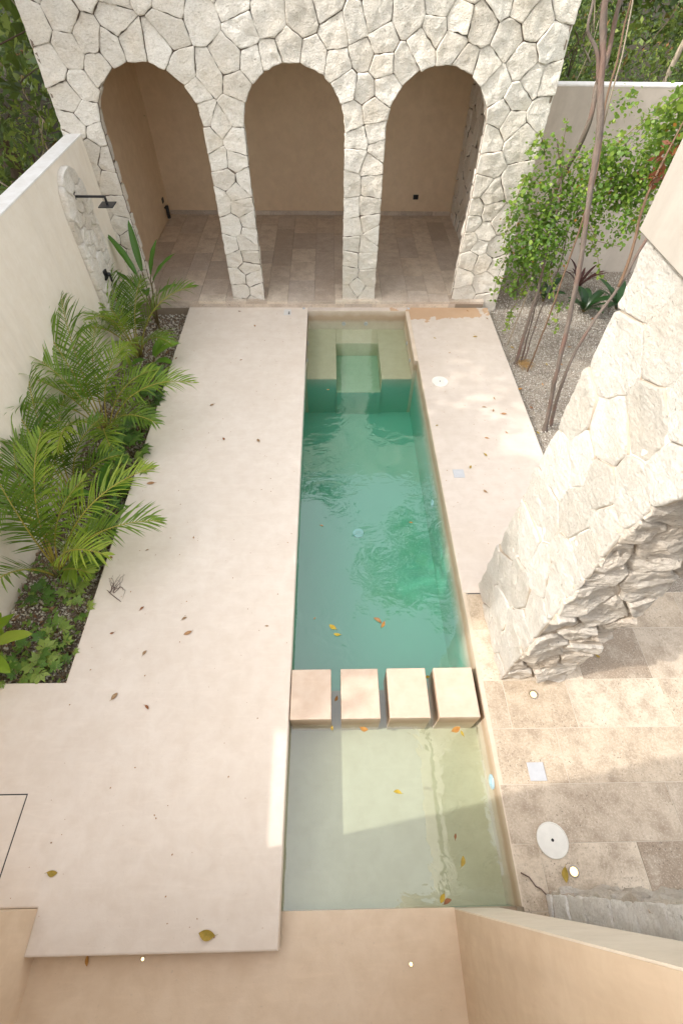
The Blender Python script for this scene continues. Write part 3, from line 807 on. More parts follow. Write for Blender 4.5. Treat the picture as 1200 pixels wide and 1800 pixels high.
def round_lid(x, y, r, label):
    root = thing('round_cover', label, 'cover', (x, y, 0), 'round pool covers')
    mb = MB(); n = 40
    L = []
    for rr, zz in ((r, 0), (r, .008), (r - .004, .011), (r * .93, .011), (r * .92, .008), (r * .16, .0095)):
        L += [(rr * math.cos(2 * math.pi * k / n), rr * math.sin(2 * math.pi * k / n), zz) for k in range(n)]
    mb.add(L, [(i * n + k, i * n + (k + 1) % n, (i + 1) * n + (k + 1) % n, (i + 1) * n + k) for i in range(5) for k in range(n)] + [tuple(5 * n + k for k in range(n))])
    mb.build('cover_plate', M['offwhite'], root)
    mb = MB(); mb.disc((0, 0, .0095), r * .10, .002, 16); mb.build('finger_hole', M['dark'], root)
round_lid(1.82, 6.56, .135, 'round white cover on the plaster deck beside the pool')
round_lid(1.89, .22, .135, 'large round cream cover on travertine beside the shallow end')
def floor_light_or_glint(x, y, r, label, z=0.):
    root = thing('floor_light_or_glint', label, 'floor light', (x, y, z), 'recessed floor lights')
    mb = MB(); n = 24; L = []
    for rr, zz in ((r, 0), (r, .005), (r * .78, .006), (r * .74, .003)):
        L += [(rr * math.cos(2 * math.pi * k / n), rr * math.sin(2 * math.pi * k / n), zz) for k in range(n)]
    mb.add(L, [(i * n + k, i * n + (k + 1) % n, (i + 1) * n + (k + 1) % n, (i + 1) * n + k) for i in range(3) for k in range(n)])
    mb.build('trim_ring', M['steel'], root)
    mb = MB(); mb.disc((0, 0, .0005), r * .72, .003, 20, bev=.001); mb.build('lamp', M['lamp'], root)
floor_light_or_glint(2.05, 1.45, .045, 'lit recessed light in travertine at the foot of the stone arch')
floor_light_or_glint(2.01, 0.0, .045, 'lit recessed light in travertine beside the round cream cover')
floor_light_or_glint(-1.52, -.49, .016, 'tiny added glow for a reflected ceiling light at the front edge of the left deck', -.17)  # glowing disc added for a ceiling light's reflection on the floor
floor_light_or_glint(.60, -.56, .018, 'tiny added glow for a reflected ceiling light in the middle of the tan floor', -.17)  # second added glow, also standing for a reflected ceiling light
mb = MB(); mb.box(-.90, -.76, 8.60, 8.80, .0005, .004, 0, bev=.001)
for y in (8.645, 8.70): mb.disc((-.80, y, .004), .018, .004, 14, 1)
tag(mb.build('deck_socket', [M['patina'], M['dark']]), 'grey plate with two dark sockets at far end of left deck', 'socket')
for x, lab in ((-.52, 'small white round button on left deck by the spa corner'), (1.53, 'small white round button on right deck by the spa corner')):
    mb = MB(); mb.disc((x, 8.84, 0), .028, .012, 18, 0, .005); tag(mb.build('air_button', M['white']), lab, 'button', 'spa air buttons')
mb = MB(); mb.box(1.58, 1.74, 2.603, 2.613, -.02, -.003); tag(mb.build('dark_gap_strip', M['dark']), 'thin dark gap between right deck and travertine at arch foot', 'gap')  # dark strip laid in the gap to stand for its shade
mb = MB(); mb.tube([(1.56, -.0, .006), (1.62, -.03, .01), (1.66, -.09, .008), (1.70, -.11, .008), (1.735, -.15, .006)], .006, 6)
tag(mb.build('cable', M['twig']), 'thin dark cable lying on travertine by the near stone leg', 'cable')

# ------------------------------------------------------------------ vegetation generators
def leaf_cloud(npr, centres, radii, count, size, shape='round', up=.0, flat=1., hang=0.):
    """leaf faces scattered in ellipsoidal clumps -> V (n,k,3), tint"""
    if shape == 'round':
        T = np.array([(0, 0, 0), (.34, .22, .05), (.42, .55, .06), (.2, .92, .02), (0, 1.0, 0), (-.2, .92, .02), (-.42, .55, .06), (-.34, .22, .05)], float)
    else:
        T = np.array([(0, 0, 0), (.22, .45, .07), (0, 1, 0), (-.22, .45, .07)], float)
    C = np.array(centres, float); Rr = np.array(radii, float)
    if Rr.ndim == 1: Rr = np.repeat(Rr[:, None], 3, 1)
    vol = Rr.prod(1) ** .7; pick = npr.choice(len(C), count, p=vol / vol.sum())
    d = npr.normal(size=(count, 3)); d /= np.linalg.norm(d, axis=1)[:, None]
    rad = npr.random(count) ** .45
    P = C[pick] + d * rad[:, None] * Rr[pick]
    # normals: outward mixed with up and random
    nrm = d * .5 + npr.normal(size=(count, 3)) * .55 + np.array([0, 0, up])
    nrm /= np.linalg.norm(nrm, axis=1)[:, None]
    a = npr.normal(size=(count, 3)) + np.array([0, 0, -hang]); a -= nrm * (a * nrm).sum(1)[:, None]; a /= np.linalg.norm(a, axis=1)[:, None]
    b = np.cross(nrm, a)
    s = size * npr.uniform(.6, 1.25, count)
    V = P[:, None, :] + s[:, None, None] * (T[None, :, 0:1] * b[:, None, :] + T[None, :, 1:2] * a[:, None, :] + T[None, :, 2:3] * nrm[:, None, :])
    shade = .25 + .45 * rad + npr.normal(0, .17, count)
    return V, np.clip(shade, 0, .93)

def cloud_obj(name, V, tint, m, parent=None):
    k = V.shape[1]
    return np_mesh(name, V.reshape(-1, 3), k, np.repeat(tint, k), m, parent)

def frond(base, az, L, e0, e1, rng, nl=30, ll=.30, width=.023, petiole=.25):
    """one feather palm frond: list of rachis points and leaflet strips"""
    mb = MB(); base = Vector(base)
    N = 26; pts = [base.copy()]; dirs = []
    side = Vector((-math.sin(az), math.cos(az), 0)); sw = rng.uniform(-.15, .15)
    for i in range(N):
        t = i / (N - 1); e = e0 + (e1 - e0) * t ** 1.5; a2 = az + sw * t
        d = Vector((math.cos(a2) * math.cos(e), math.sin(a2) * math.cos(e), math.sin(e))); dirs.append(d)
        pts.append(pts[-1] + d * (L / N))
    mb.tube(pts, [.011 * (1 - .82 * i / N) + .0015 for i in range(len(pts))], 5, 1)
    tb = rng.uniform(.05, .75)
    for i in range(nl):
        t = petiole + (1 - petiole) * (i + .5) / nl; k = t * N; j = min(int(k), N - 1); f = k - j
        p = pts[j].lerp(pts[j + 1], f); d = dirs[j]
        up = side.cross(d).normalized()
        if up.z < 0: up = -up
        s_ = (i + .5) / nl
        ln = ll * (math.sin(math.pi * min(1, .16 + .80 * s_)) ** .75) * rng.uniform(.8, 1.14)
        sweep = R(58) - R(34) * s_
        for sg in (-1, 1):
            if rng.random() < .04: continue
            sweep_ = sweep; sweep = sweep_ + rng.gauss(0, .09)
            out = (side * sg * math.sin(sweep) + d * math.cos(sweep) + up * rng.uniform(.22, .42)).normalized()
            sweep = sweep_; w = d.cross(out); w = out.cross(w).normalized() if w.length > 0 else side
            w = d - out * d.dot(out); w.normalize()
            pp = p.copy(); vs = []; nn = 5
            dd = out.copy(); droop = rng.uniform(.06, .34)
            for q in range(nn):
                u = q / (nn - 1); ww = width * (1 - u) ** .6 * (.55 + 1.2 * min(u * 2.2, 1)) * .75
                vs += [pp + w * ww * .5, pp - w * ww * .5]
                dd = (dd + Vector((0, 0, -droop * (.4 + u)))).normalized(); pp = pp + dd * (ln / (nn - 1))
            mb.add(vs, [(2 * q, 2 * q + 1, 2 * q + 3, 2 * q + 2) for q in range(nn - 1)], 0, min(.95, max(0, tb + rng.gauss(0, .1) + .22 * s_)), True)
    return mb

def palm(name, label, base, fronds, seed):
    rng = random.Random(seed)
    root = thing(name, label, 'palm', base, 'feathery palms along the garden wall')
    st = MB()
    for k in range(6):
        a = rng.uniform(0, 6.3); r = rng.uniform(.01, .07); h = rng.uniform(.15, .34)
        st.tube([(r * math.cos(a), r * math.sin(a), -.02), (r * 1.3 * math.cos(a), r * 1.3 * math.sin(a), h)], [.017, .011], 6)
    st.build('stem', M['cane'], root)
    for (az, L, e0, e1) in fronds:
        a = R(az); L *= 1.3; mb = frond((.05 * math.cos(a), .05 * math.sin(a), .12), a, L, R(e0), R(e1), rng, nl=int(18 + 11 * L), ll=.25 + .11 * L, petiole=rng.uniform(.22, .34))
        mb.build('frond', [M['palm'], M['rachis']], root)

def blade(base, az, pet, L, W, e0, e1, rng, fold=.25, tint=.5, m=10, wav=.0):
    """a broad banana-like leaf on its petiole"""
    mb = MB(); base = Vector(base); a = az
    d0 = Vector((math.cos(a) * math.cos(e0), math.sin(a) * math.cos(e0), math.sin(e0))); side = Vector((-math.sin(a), math.cos(a), 0))
    p = base + d0 * pet; mb.tube([base, base + d0 * pet * .5 + Vector((0, 0, .02 * pet)), p], [.012, .010, .007], 6, 1)
    vs = []; fs = []; tt = []; n = m
    for i in range(n + 1):
        t = i / n; e = e0 + (e1 - e0) * t; d = Vector((math.cos(a) * math.cos(e), math.sin(a) * math.cos(e), math.sin(e)))
        up = side.cross(d); up = -up if up.z < 0 else up
        w = W * .5 * (max(0, math.sin(math.pi * min(1, t * .93 + .07))) ** .65) * (1 if i < n else .03)
        wv = wav * math.sin(t * 17 + az * 3)
        vs += [p + side * w + up * (w * fold * .9 + wv), p + side * w * .5 + up * w * fold * .7, p - up * .002, p - side * w * .5 + up * w * fold * .7, p - side * w + up * (w * fold * .9 - wv)]
        tt += [tint, tint + .04, tint + .16, tint + .04, tint]
        if i < n: p = p + d * (L / n)
    for i in range(n):
        for k in range(4): fs.append((5 * i + k, 5 * i + k + 1, 5 * i + 5 + k + 1, 5 * i + 5 + k))
    mb.add(vs, fs, 0, [min(.95, max(0, x)) for x in tt], True)
    return mb

def lobed_leaf(mb, c, az, size, rng, tilt=.4, tint=.5):
    """deeply cut leaf: pointed lobes around a centre"""
    c = Vector(c); fwd = Vector((math.cos(az), math.sin(az), 0)); sd = Vector((-math.sin(az), math.cos(az), 0))
    n = (Vector((0, 0, 1)) + fwd * tilt * -1 + Vector((rng.uniform(-.3, .3), rng.uniform(-.3, .3), 0))).normalized()
    fwd = (fwd - n * fwd.dot(n)).normalized(); sd = n.cross(fwd)
    ang = [-128, -80, -38, 0, 38, 80, 128]; ln = [.55, .8, .95, 1.1, .95, .8, .55]
    def P(a, r, z=0): a = R(a); return c + fwd * math.cos(a) * r * size + sd * math.sin(a) * r * size + n * z * size
    for a, l in zip(ang, ln):
        l *= rng.uniform(.85, 1.1); dz = -.25 * l
        vs = [c, P(a - 17, l * .42, .03), P(a - 22, l * .62, .0), P(a - 7, l * .78, -.06), P(a, l, dz), P(a + 7, l * .78, -.06), P(a + 22, l * .62, .0), P(a + 17, l * .42, .03)]
        mb.add(vs, [(0, 1, 2, 3, 4, 5, 6, 7)], 0, min(.95, max(0, tint + rng.gauss(0, .06))), True)

def lobed_plant(base, seed, n, h, spread, size, tint, label, group):
    rng = random.Random(seed); root = thing('lobed_leaf_plant', label, 'plant', base, group)
    st = MB(); lf = MB()
    for k in range(n):
        a = 6.283 * k / n * 1.618 + rng.uniform(-.4, .4); r = spread * rng.uniform(.3, 1); z = h * rng.uniform(.55, 1)
        tip = Vector((r * math.cos(a), r * math.sin(a), z))
        st.tube([(0, 0, 0), tip * .5 + Vector((0, 0, z * .3)), tip], [.006, .004, .003], 5)
        lobed_leaf(lf, tip, a, size * (rng.uniform(.55, .95) if base[1] < 2.6 else rng.uniform(.8, 1.25)), rng, .5, tint + rng.gauss(0, .2))
    st.build('stem', M['cane'], root); lf.build('leaves', M['lobed'], root)

# ------------------------------------------------------------------ left planter
mb = MB(); mb.add([(-3.76, 1.60, -.2), (-2.72, 1.60, -.2), (-2.72, 9.0, -.2), (-3.76, 9.0, -.2)], [(0, 1, 2, 3)])
tag(mb.build('planter_soil', M['soil']), kind='structure')
mb = MB(); mb.box(-5.2, -2.752, 1.60, 1.638, -.4, -.015); mb.box(-2.80, -2.752, 1.64, 8.88, -.4, -.142); tag(mb.build('planter_kerb', M['deck']), kind='structure')

def pebbles(name, npr, n, region, z, smin, smax, m, label, bias=1.6):
    O = np.array([(1, 0, 0), (0, 1, 0), (-1, 0, 0), (0, -1, 0), (0, 0, .75), (0, 0, -.6)], float)
    F = np.array([(0, 1, 4), (1, 2, 4), (2, 3, 4), (3, 0, 4), (1, 0, 5), (2, 1, 5), (3, 2, 5), (0, 3, 5)])
    P = np.stack([npr.uniform(region[0], region[1], n), npr.uniform(region[2], region[3], n), np.full(n, z)], 1)
    s = smin + (smax - smin) * npr.random(n) ** bias
    P[:, 2] += s * npr.uniform(.1, .8, n)
    q = npr.normal(size=(n, 3, 3)) ; Q, _ = np.linalg.qr(q)
    T = O[None] * npr.uniform(.65, 1.25, (n, 6, 1)) * np.array([1, .85, .8])
    V = np.einsum('nij,nkj->nki', Q, T) * (s / 2)[:, None, None] + P[:, None, :]
    faces = (F[None] + (np.arange(n) * 6)[:, None, None]).reshape(-1, 3)
    o = np_mesh(name, V.reshape(-1, 3), 3, np.repeat(npr.random(n), 6), m, faces=faces)
    return tag(o, label, 'gravel', kind='stuff')
npr = np.random.default_rng(4)
pebbles('planter_gravel', npr, 14000, (-3.74, -2.80, 1.66, 8.95), -.2, .014, .062, M['chip'], 'white and brown stone chips on the dark planter soil', 2.6)

palm('areca_palm', 'feathery palm nearest the stone shower panel, in front of tall broad-leaf plant', (-3.42, 7.45, -.2),
     [(205, 1.15, 82, 15), (120, 1.2, 80, 10), (245, 1.35, 72, -10), (95, 1.15, 70, -10), (20, 1.3, 70, -5), (290, 1.15, 62, -20), (335, .85, 60, -15), (270, 1.3, 78, 15), (70, 1.0, 80, 20), (150, 1.0, 84, 35)], 1)
palm('areca_palm', 'large feathery palm in mid planter with a frond arching over the deck', (-3.42, 5.45, -.2),
     [(110, 1.55, 80, 20), (130, 1.5, 84, 30), (245, 1.45, 76, 5), (95, 1.35, 70, -5), (225, 1.4, 84, 30), (40, 1.0, 66, -15), (8, 1.35, 60, -24), (335, 1.05, 58, -15), (300, 1.0, 55, -20), (270, 1.3, 66, -10), (190, 1.2, 88, 55), (70, 1.1, 74, 0)], 2)
palm('areca_palm', 'feathery palm with pale yellow stalks whose long frond crosses the deck edge', (-3.34, 3.0, -.2),
     [(80, 1.35, 80, 20), (105, 1.3, 76, 5), (32, 1.45, 62, -16), (10, 1.25, 56, -24), (115, 1.2, 84, 35), (255, 1.0, 74, -5), (55, 1.0, 75, 10), (345, .45, 50, -15), (350, 1.0, 70, -10), (95, 1.1, 66, -15)], 3)
palm('areca_palm', 'feathery palm close against the cream wall between two larger palms', (-3.5, 4.15, -.2),
     [(110, 1.4, 80, 15), (240, 1.45, 80, 15), (95, 1.1, 74, 0), (60, .95, 74, 0), (130, 1.2, 86, 35), (260, 1.2, 70, -10), (20, .75, 66, -10), (190, 1.0, 88, 60)], 4)

def broad_plant(base, label, leaves, seed, mat='broad', group=None):
    rng = random.Random(seed); root = thing('broad_leaf_plant', label, 'plant', base, group)
    st = MB(); st.tube([(0, 0, -.03), (0.01, 0, .12)], [.03, .018], 8); st.build('stem', M['cane'], root)
    for (bx, by, bz, az, pet, L, W, e0, e1, tn) in leaves:
        st = MB(); st.tube([(0, 0, 0), (bx * .4, by * .4, bz * .55), (bx, by, bz)], [.012, .009, .008], 6)
        lf = blade((bx, by, bz), R(az), pet, L, W, R(e0), R(e1), rng, .3, tn, wav=.006)
        o = len(lf.v); lf.add(st.v, st.f, 1, .5, True)
        lf.build('leaf', [M[mat], M['cane']], root)
broad_plant((-3.28, 8.42, -.2), 'tall upright plant with long dark glossy leaves before the left arch',
            [(-.10, .05, .95, 150, .08, .75, .13, 66, 38, .2), (-.02, .08, 1.0, 105, .08, .78, .12, 72, 50, .15), (.10, .05, .95, 60, .08, .58, .10, 64, 40, .2),
             (.12, .0, .9, 25, .06, .62, .13, 50, 22, .22), (.0, -.05, .8, 290, .06, .42, .15, 35, -15, .2), (-.15, .0, .8, 175, .06, .45, .10, 50, 25, .15), (.15, -.05, .7, 5, .05, .42, .15, 35, 5, .35)], 5)
broad_plant((-3.08, 7.15, -.2), 'low plant with wide bright leaves below the upper palm',
            [(.03, .0, .22, 10, .05, .55, .16, 45, 0, .75), (.0, .05, .2, 60, .05, .45, .17, 40, 0, .6), (.02, -.05, .18, 330, .04, .48, .17, 36, -5, .55), (-.05, 0, .2, 250, .05, .4, .16, 40, 0, .5), (.0, -.06, .18, 290, .05, .42, .17, 35, -8, .5)], 6)
broad_plant((-3.12, 4.15, -.2), 'low wide-leaved plant half hidden under the middle palms',
            [(.0, .05, .15, 80, .05, .45, .16, 45, 0, .45), (.05, .0, .14, 10, .05, .40, .15, 40, -5, .4), (-.05, 0, .16, 200, .05, .42, .15, 45, 0, .5), (0, -.05, .14, 290, .05, .36, .15, 36, -5, .4)], 7)
broad_plant((-3.66, 1.98, -.2), 'lime green broad-leaf plant at the near corner of the planter',
            [(-.01, .10, .38, 80, .06, .66, .15, 72, 45, .75), (.06, .02, .30, 8, .06, .46, .14, 34, -12, .8), (.0, -.05, .26, 330, .06, .42, .15, 25, -15, .4), (.02, .05, .30, 45, .05, .36, .12, 40, 0, .3), (.06, .16, .16, 78, .03, .30, .07, 66, 40, .3), (-.02, -.10, .28, 285, .06, .45, .16, 40, 0, .6)], 8, 'lime')
GL = 'low lobed-leaf plants along the planter'
lp = [((-2.98, 6.55), 8, .30, .22, .17, .12, 'dark clump of lobed leaves at the deck edge below the upper palm'),
      ((-2.92, 6.1), 8, .28, .20, .17, .18, None), ((-2.95, 5.55), 8, .26, .22, .16, .35, None), ((-2.93, 5.0), 9, .30, .22, .17, .3, None),
      ((-2.86, 4.65), 7, .26, .22, .16, .72, 'bright lobed plant spilling a leaf over the deck edge mid planter'),
      ((-2.98, 4.3), 8, .24, .2, .16, .42, None), ((-3.1, 5.15), 8, .3, .22, .17, .2, None), ((-2.93, 3.55), 7, .2, .18, .14, .5, None),
      ((-3.0, 3.05), 9, .18, .17, .15, .5, 'round tuft of lobed leaves at the foot of the yellow-stalked palm'),
      ((-2.92, 2.45), 6, .2, .16, .13, .85, 'pale yellowish lobed plant by the twigs on the deck'), ((-3.02, 2.15), 7, .2, .18, .14, .75, None),
      ((-3.28, 1.98), 5, .22, .22, .13, .3, None), ((-3.08, 1.86), 6, .2, .16, .17, .8, None), ((-2.86, 1.72), 5, .2, .18, .12, .4, 'small lobed plant hanging over the near planter corner'),
      ((-3.2, 1.72), 6, .22, .22, .13, .6, None), ((-3.45, 1.75), 6, .22, .2, .14, .75, None), ((-2.93, 3.85), 6, .2, .2, .14, .35, None), ((-3.45, 2.7), 5, .16, .16, .12, .3, None), ((-3.05, 2.75), 6, .2, .16, .12, .7, None), ((-2.9, 2.0), 5, .2, .14, .11, .6, None), ((-3.3, 1.72), 5, .25, .14, .12, .8, None)]
for k, (p, n, h, s, z, ti, lab) in enumerate(lp):
    lobed_plant((*p, -.2), 40 + k, n, h, s, z, ti, lab or 'low green plant with cut lobed leaves in the planter', GL)
# a yellowed leaf on the broad-leaf plant and a few fallen stalks
mb = MB(); rng = random.Random(5)
for k in range(14):
    x, y = rng.uniform(-3.6, -2.95), rng.uniform(1.75, 3.6); a = rng.uniform(0, 6.28); L = rng.uniform(.1, .3)
    mb.tube([(x, y, -.17), (x + .5 * L * math.cos(a), y + .5 * L * math.sin(a), -.15), (x + L * math.cos(a), y + L * math.sin(a), -.17)], [.005, .004, .002], 5)
tag(mb.build('plant_debris', M['twig']), 'brown dry stalks lying among the planter chips', 'debris', kind='stuff')
# trailing stems and seedlings between the plants
mb = MB(); rng = random.Random(77)
for k in range(120):
    x, y = rng.uniform(-3.6, -2.85), (rng.uniform(1.7, 7.2) if k < 70 else rng.uniform(1.7, 3.2)); a = rng.uniform(0, 6.28); L = rng.uniform(.08, .25)
    mb.tube([(x, y, -.19), (x + L * .5 * math.cos(a), y + L * .5 * math.sin(a), -.10), (x + L * math.cos(a), y + L * math.sin(a), -.15)], .003, 4, 1)
    for q in range(3):
        t = .4 + .3 * q; s = rng.uniform(.025, .05); b = a + rng.choice((-1.2, 1.2)); c = Vector((x + L * t * math.cos(a), y + L * t * math.sin(a), -.11 - .02 * q))
        d = Vector((math.cos(b), math.sin(b), .3)); e = Vector((-math.sin(b), math.cos(b), .1))
        mb.add([c, c + d * s + e * s * .5, c + d * s * 2, c + d * s - e * s * .5], [(0, 1, 2, 3)], 0, rng.uniform(.3, .9))
tag(mb.build('ground_cover', [M['lobed'], M['cane']]), 'thin green seedlings trailing over the planter soil', 'ground cover', kind='stuff')

npr = np.random.default_rng(19)
V, ti = leaf_cloud(npr, [(npr.uniform(-3.65, -2.85), npr.uniform(1.75, 8.6), -.17) for _ in range(60)], [(.16, .16, .012)] * 60, 260, .085, 'rhomb', 2.5)
tag(cloud_obj('leaf_litter', V, ti, M['litter']), 'brown fallen leaves scattered on the planter soil', 'leaf litter', kind='stuff')

# ------------------------------------------------------------------ right gravel bed, slender trees and shrub
mb = MB(); mb.add([(3.08, 2.4, -.12), (14, 2.4, -.12), (14, 10.62, -.12), (3.08, 10.62, -.12)], [(0, 1, 2, 3)])
tag(mb.build('gravel_ground', M['gravelbed']), kind='structure')
npr = np.random.default_rng(9)
pebbles('gravel', npr, 30000, (3.105, 6.9, 4.2, 10.55), -.118, .012, .038, M['pebble'], 'pale crushed stone gravel under the slender trees')

ft = thing('slender_tree', 'tall slim tree with a grey-red trunk rising from the gravel by the deck', 'tree', (3.32, 5.5, -.12))
mb = MB(); main = [(3.33, 5.48, -.14), (3.30, 5.51, .1), (3.17, 5.6, .93), (3.12, 5.75, 1.61), (3.05, 5.95, 2.32), (2.96, 6.1, 2.88), (2.89, 6.3, 3.45), (2.80, 6.5, 3.87), (2.68, 6.7, 4.37), (2.6, 6.9, 5.2), (2.7, 7.0, 6.2)]
mb.tube(main, [.05, .029, .028, .028, .028, .030, .033, .033, .030, .026, .02], 12, rough=.35)
keep(mb.build('trunk', M['bark']), ft)
mb = MB(); mb.tube([(2.80, 6.5, 3.8), (2.70, 6.56, 4.02), (2.58, 6.6, 4.15), (2.54, 6.6, 4.22), (2.55, 6.7, 4.45), (2.4, 6.8, 5.3)], [.022, .019, .016, .015, .014, .01], 8, rough=.2)
keep(mb.build('branch', M['bark']), ft)
for q in ([(2.62, 6.85, 5.0), (2.3, 6.5, 5.7), (1.9, 6.3, 6.4), (1.4, 6.6, 6.9)], [(2.6, 6.9, 5.3), (2.7, 6.3, 5.8), (2.8, 5.7, 6.1), (2.9, 5.3, 6.3)], [(2.65, 6.95, 5.6), (2.1, 7.2, 6.3), (1.5, 7.4, 6.8)]):
    mb = MB(); mb.tube(q, [.016, .012, .009, .005][:len(q)], 6, rough=.2); keep(mb.build('branch', M['bark']), ft)
npr = np.random.default_rng(12)
cen = [(2.6 + npr.normal(0, .9), 7.2 + npr.normal(0, .9), 6.4 + npr.normal(0, .55)) for _ in range(30)]
cen += [(2.2, 6.8, 6.4), (1.7, 6.2, 6.5), (2.9, 5.2, 6.3), (2.6, 5.7, 6.0), (1.4, 7.4, 6.8), (2.2, 5.9, 6.9), (1.9, 7.0, 5.9), (2.7, 6.3, 6.6), (1.2, 6.6, 7.0), (2.9, 5.9, 5.7)]
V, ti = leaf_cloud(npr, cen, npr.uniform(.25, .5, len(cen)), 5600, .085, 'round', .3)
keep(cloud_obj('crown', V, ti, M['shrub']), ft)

t2 = thing('slender_tree', 'thin leaning tree with a forked reddish stem beside the taller trunk', 'tree', (3.45, 5.62, -.12))
mb = MB(); mb.tube([(3.46, 5.6, -.14), (3.39, 5.7, .56), (3.46, 5.85, 1.03), (3.69, 6.1, 1.45), (3.95, 6.35, 1.76), (4.22, 6.7, 2.2), (4.7, 7.2, 3.0)], [.030, .022, .020, .021, .020, .019, .013], 8, rough=.25)
keep(mb.build('trunk', M['bark']), t2)
mb = MB(); mb.tube([(3.93, 6.33, 1.74), (3.92, 6.4, 2.19), (3.85, 6.5, 2.68), (3.9, 6.6, 3.12), (4.0, 6.7, 3.5)], [.022, .019, .016, .012, .006], 7, rough=.2)
keep(mb.build('branch', M['bark_r']), t2)
npr = np.random.default_rng(14)
V, ti = leaf_cloud(npr, [(3.9, 6.6, 3.12), (3.88, 6.55, 2.95), (4.0, 6.65, 3.25)], [.11, .09, .08], 42, .11, 'rhomb', 0, hang=1)
keep(cloud_obj('dry_leaves', V, np.clip(ti, 0, .93), M['redleaf']), t2)
npr = np.random.default_rng(15)
V, ti = leaf_cloud(npr, [(4.7, 7.2, 3.2), (4.4, 7.0, 3.6), (5.0, 7.2, 3.4)], [.4, .4, .4], 500, .08, 'round', .4)
keep(cloud_obj('crown', V, ti, M['shrub']), t2)

t3 = thing('sapling', 'red-brown straight stem with a pale side shoot crossing before the tall trunk', 'sapling', (3.35, 7.0, -.12))
mb = MB(); mb.tube([(3.45, 7.0, -.15), (3.33, 6.75, 1.4), (3.19, 6.6, 2.83), (3.1, 6.8, 3.49), (3.11, 6.95, 3.89), (3.11, 7.1, 4.34), (3.15, 7.3, 5.2)], [.014, .012, .011, .011, .011, .010, .008], 8, rough=.15)
keep(mb.build('stem', M['bark_r']), t3)
mb = MB(); mb.tube([(3.12, 6.75, 3.4), (3.06, 6.7, 3.7), (3.08, 6.8, 3.96), (3.08, 7.0, 4.35), (3.1, 7.2, 5.0)], [.009, .008, .008, .007, .005], 6)
keep(mb.build('side_shoot', M['bark_p']), t3)

sb = thing('leafy_shrub', 'sprawling bright green round-leaved shrub on thin stems beside the pavilion', 'shrub', (3.3, 7.4, -.12))
stems = [[(3.28, 7.2, -.14), (3.29, 7.3, .7), (3.34, 7.5, 1.26), (3.35, 7.7, 1.78), (3.4, 8.0, 2.36), (3.2, 8.2, 2.9)],
         [(3.28, 7.8, -.14), (3.32, 7.8, .57), (3.39, 7.9, 1.16), (3.42, 8.0, 1.57), (3.0, 7.9, 2.2)],
         [(3.43, 7.2, -.14), (3.48, 7.4, .64), (3.66, 7.7, 1.44), (3.69, 7.9, 1.86), (4.0, 8.1, 2.6), (4.1, 7.7, 3.2)],
         [(3.40, 7.25, -.14), (3.42, 7.5, .9), (3.75, 8.0, 1.9), (4.4, 7.9, 2.6), (4.8, 7.4, 3.1)],
         [(4.3, 7.5, .85), (4.2, 7.9, 1.4), (4.1, 8.2, 2.0), (4.5, 7.8, 2.7)]]
for k, s in enumerate(stems[:4]):
    mb = MB(); mb.tube(s, [(.032, .014, .013, .015)[k] * (1 - .13 * i) for i in range(len(s))], 8, rough=.25); keep(mb.build('stem', (M['bark'], M['bark_p'], M['bark'], M['bark'])[k]), sb)
clumps = [(2.80, 7.7, 1.85, .20), (2.84, 7.85, 2.30, .15), (3.13, 7.7, 1.78, .34), (3.24, 8.0, 2.21, .33), (3.55, 8.0, 1.82, .33), (3.02, 8.2, 2.75, .20), (3.61, 8.2, 2.3, .33), (4.05, 8.2, 1.78, .26),
          (3.9, 8.2, 2.5, .30), (4.28, 8.0, 2.37, .32), (4.1, 8.0, 2.75, .28), (4.25, 7.6, 3.0, .34), (4.10, 7.2, 3.35, .26), (4.56, 7.8, 2.62, .36), (4.62, 7.5, 2.9, .38), (3.15, 7.6, 1.39, .27),
          (3.02, 7.5, 1.05, .14), (3.50, 7.7, 1.45, .25), (3.75, 8.4, 2.5, .28), (4.03, 8.4, 2.75, .20), (4.4, 7.4, 3.15, .36), (4.75, 7.5, 2.5, .34), (2.98, 7.6, 1.55, .24), (3.38, 7.9, 2.05, .3), (4.85, 7.3, 3.2, .4),
          (3.05, 7.45, .72, .09), (3.62, 7.1, 1.02, .10), (3.60, 7.15, .72, .07), (3.12, 8.1, 2.5, .16), (4.8, 8.0, 2.0, .2), (4.3, 8.1, 1.5, .14), (2.75, 7.6, 1.55, .17), (2.72, 7.8, 2.1, .16), (2.9, 7.6, 1.2, .17), (3.3, 7.8, 1.7, .36), (3.0, 8.0, 2.2, .28), (3.35, 7.6, 1.15, .2), (4.5, 7.2, 3.5, .34), (4.9, 7.5, 2.9, .4), (4.3, 7.2, 3.5, .3), (4.6, 7.0, 3.7, .3), (4.9, 7.3, 3.5, .35), (3.1, 7.5, 1.7, .3)]
npr = np.random.default_rng(31)
clumps += [(4.2 + npr.normal(0, .45), 8.0 + npr.normal(0, .25), 2.45 + npr.normal(0, .38), npr.uniform(.12, .3)) for _ in range(26)]
V, ti = leaf_cloud(npr, [c[:3] for c in clumps], [c[3] * 1.22 for c in clumps], 9800, .056, 'round', .7, hang=.2)
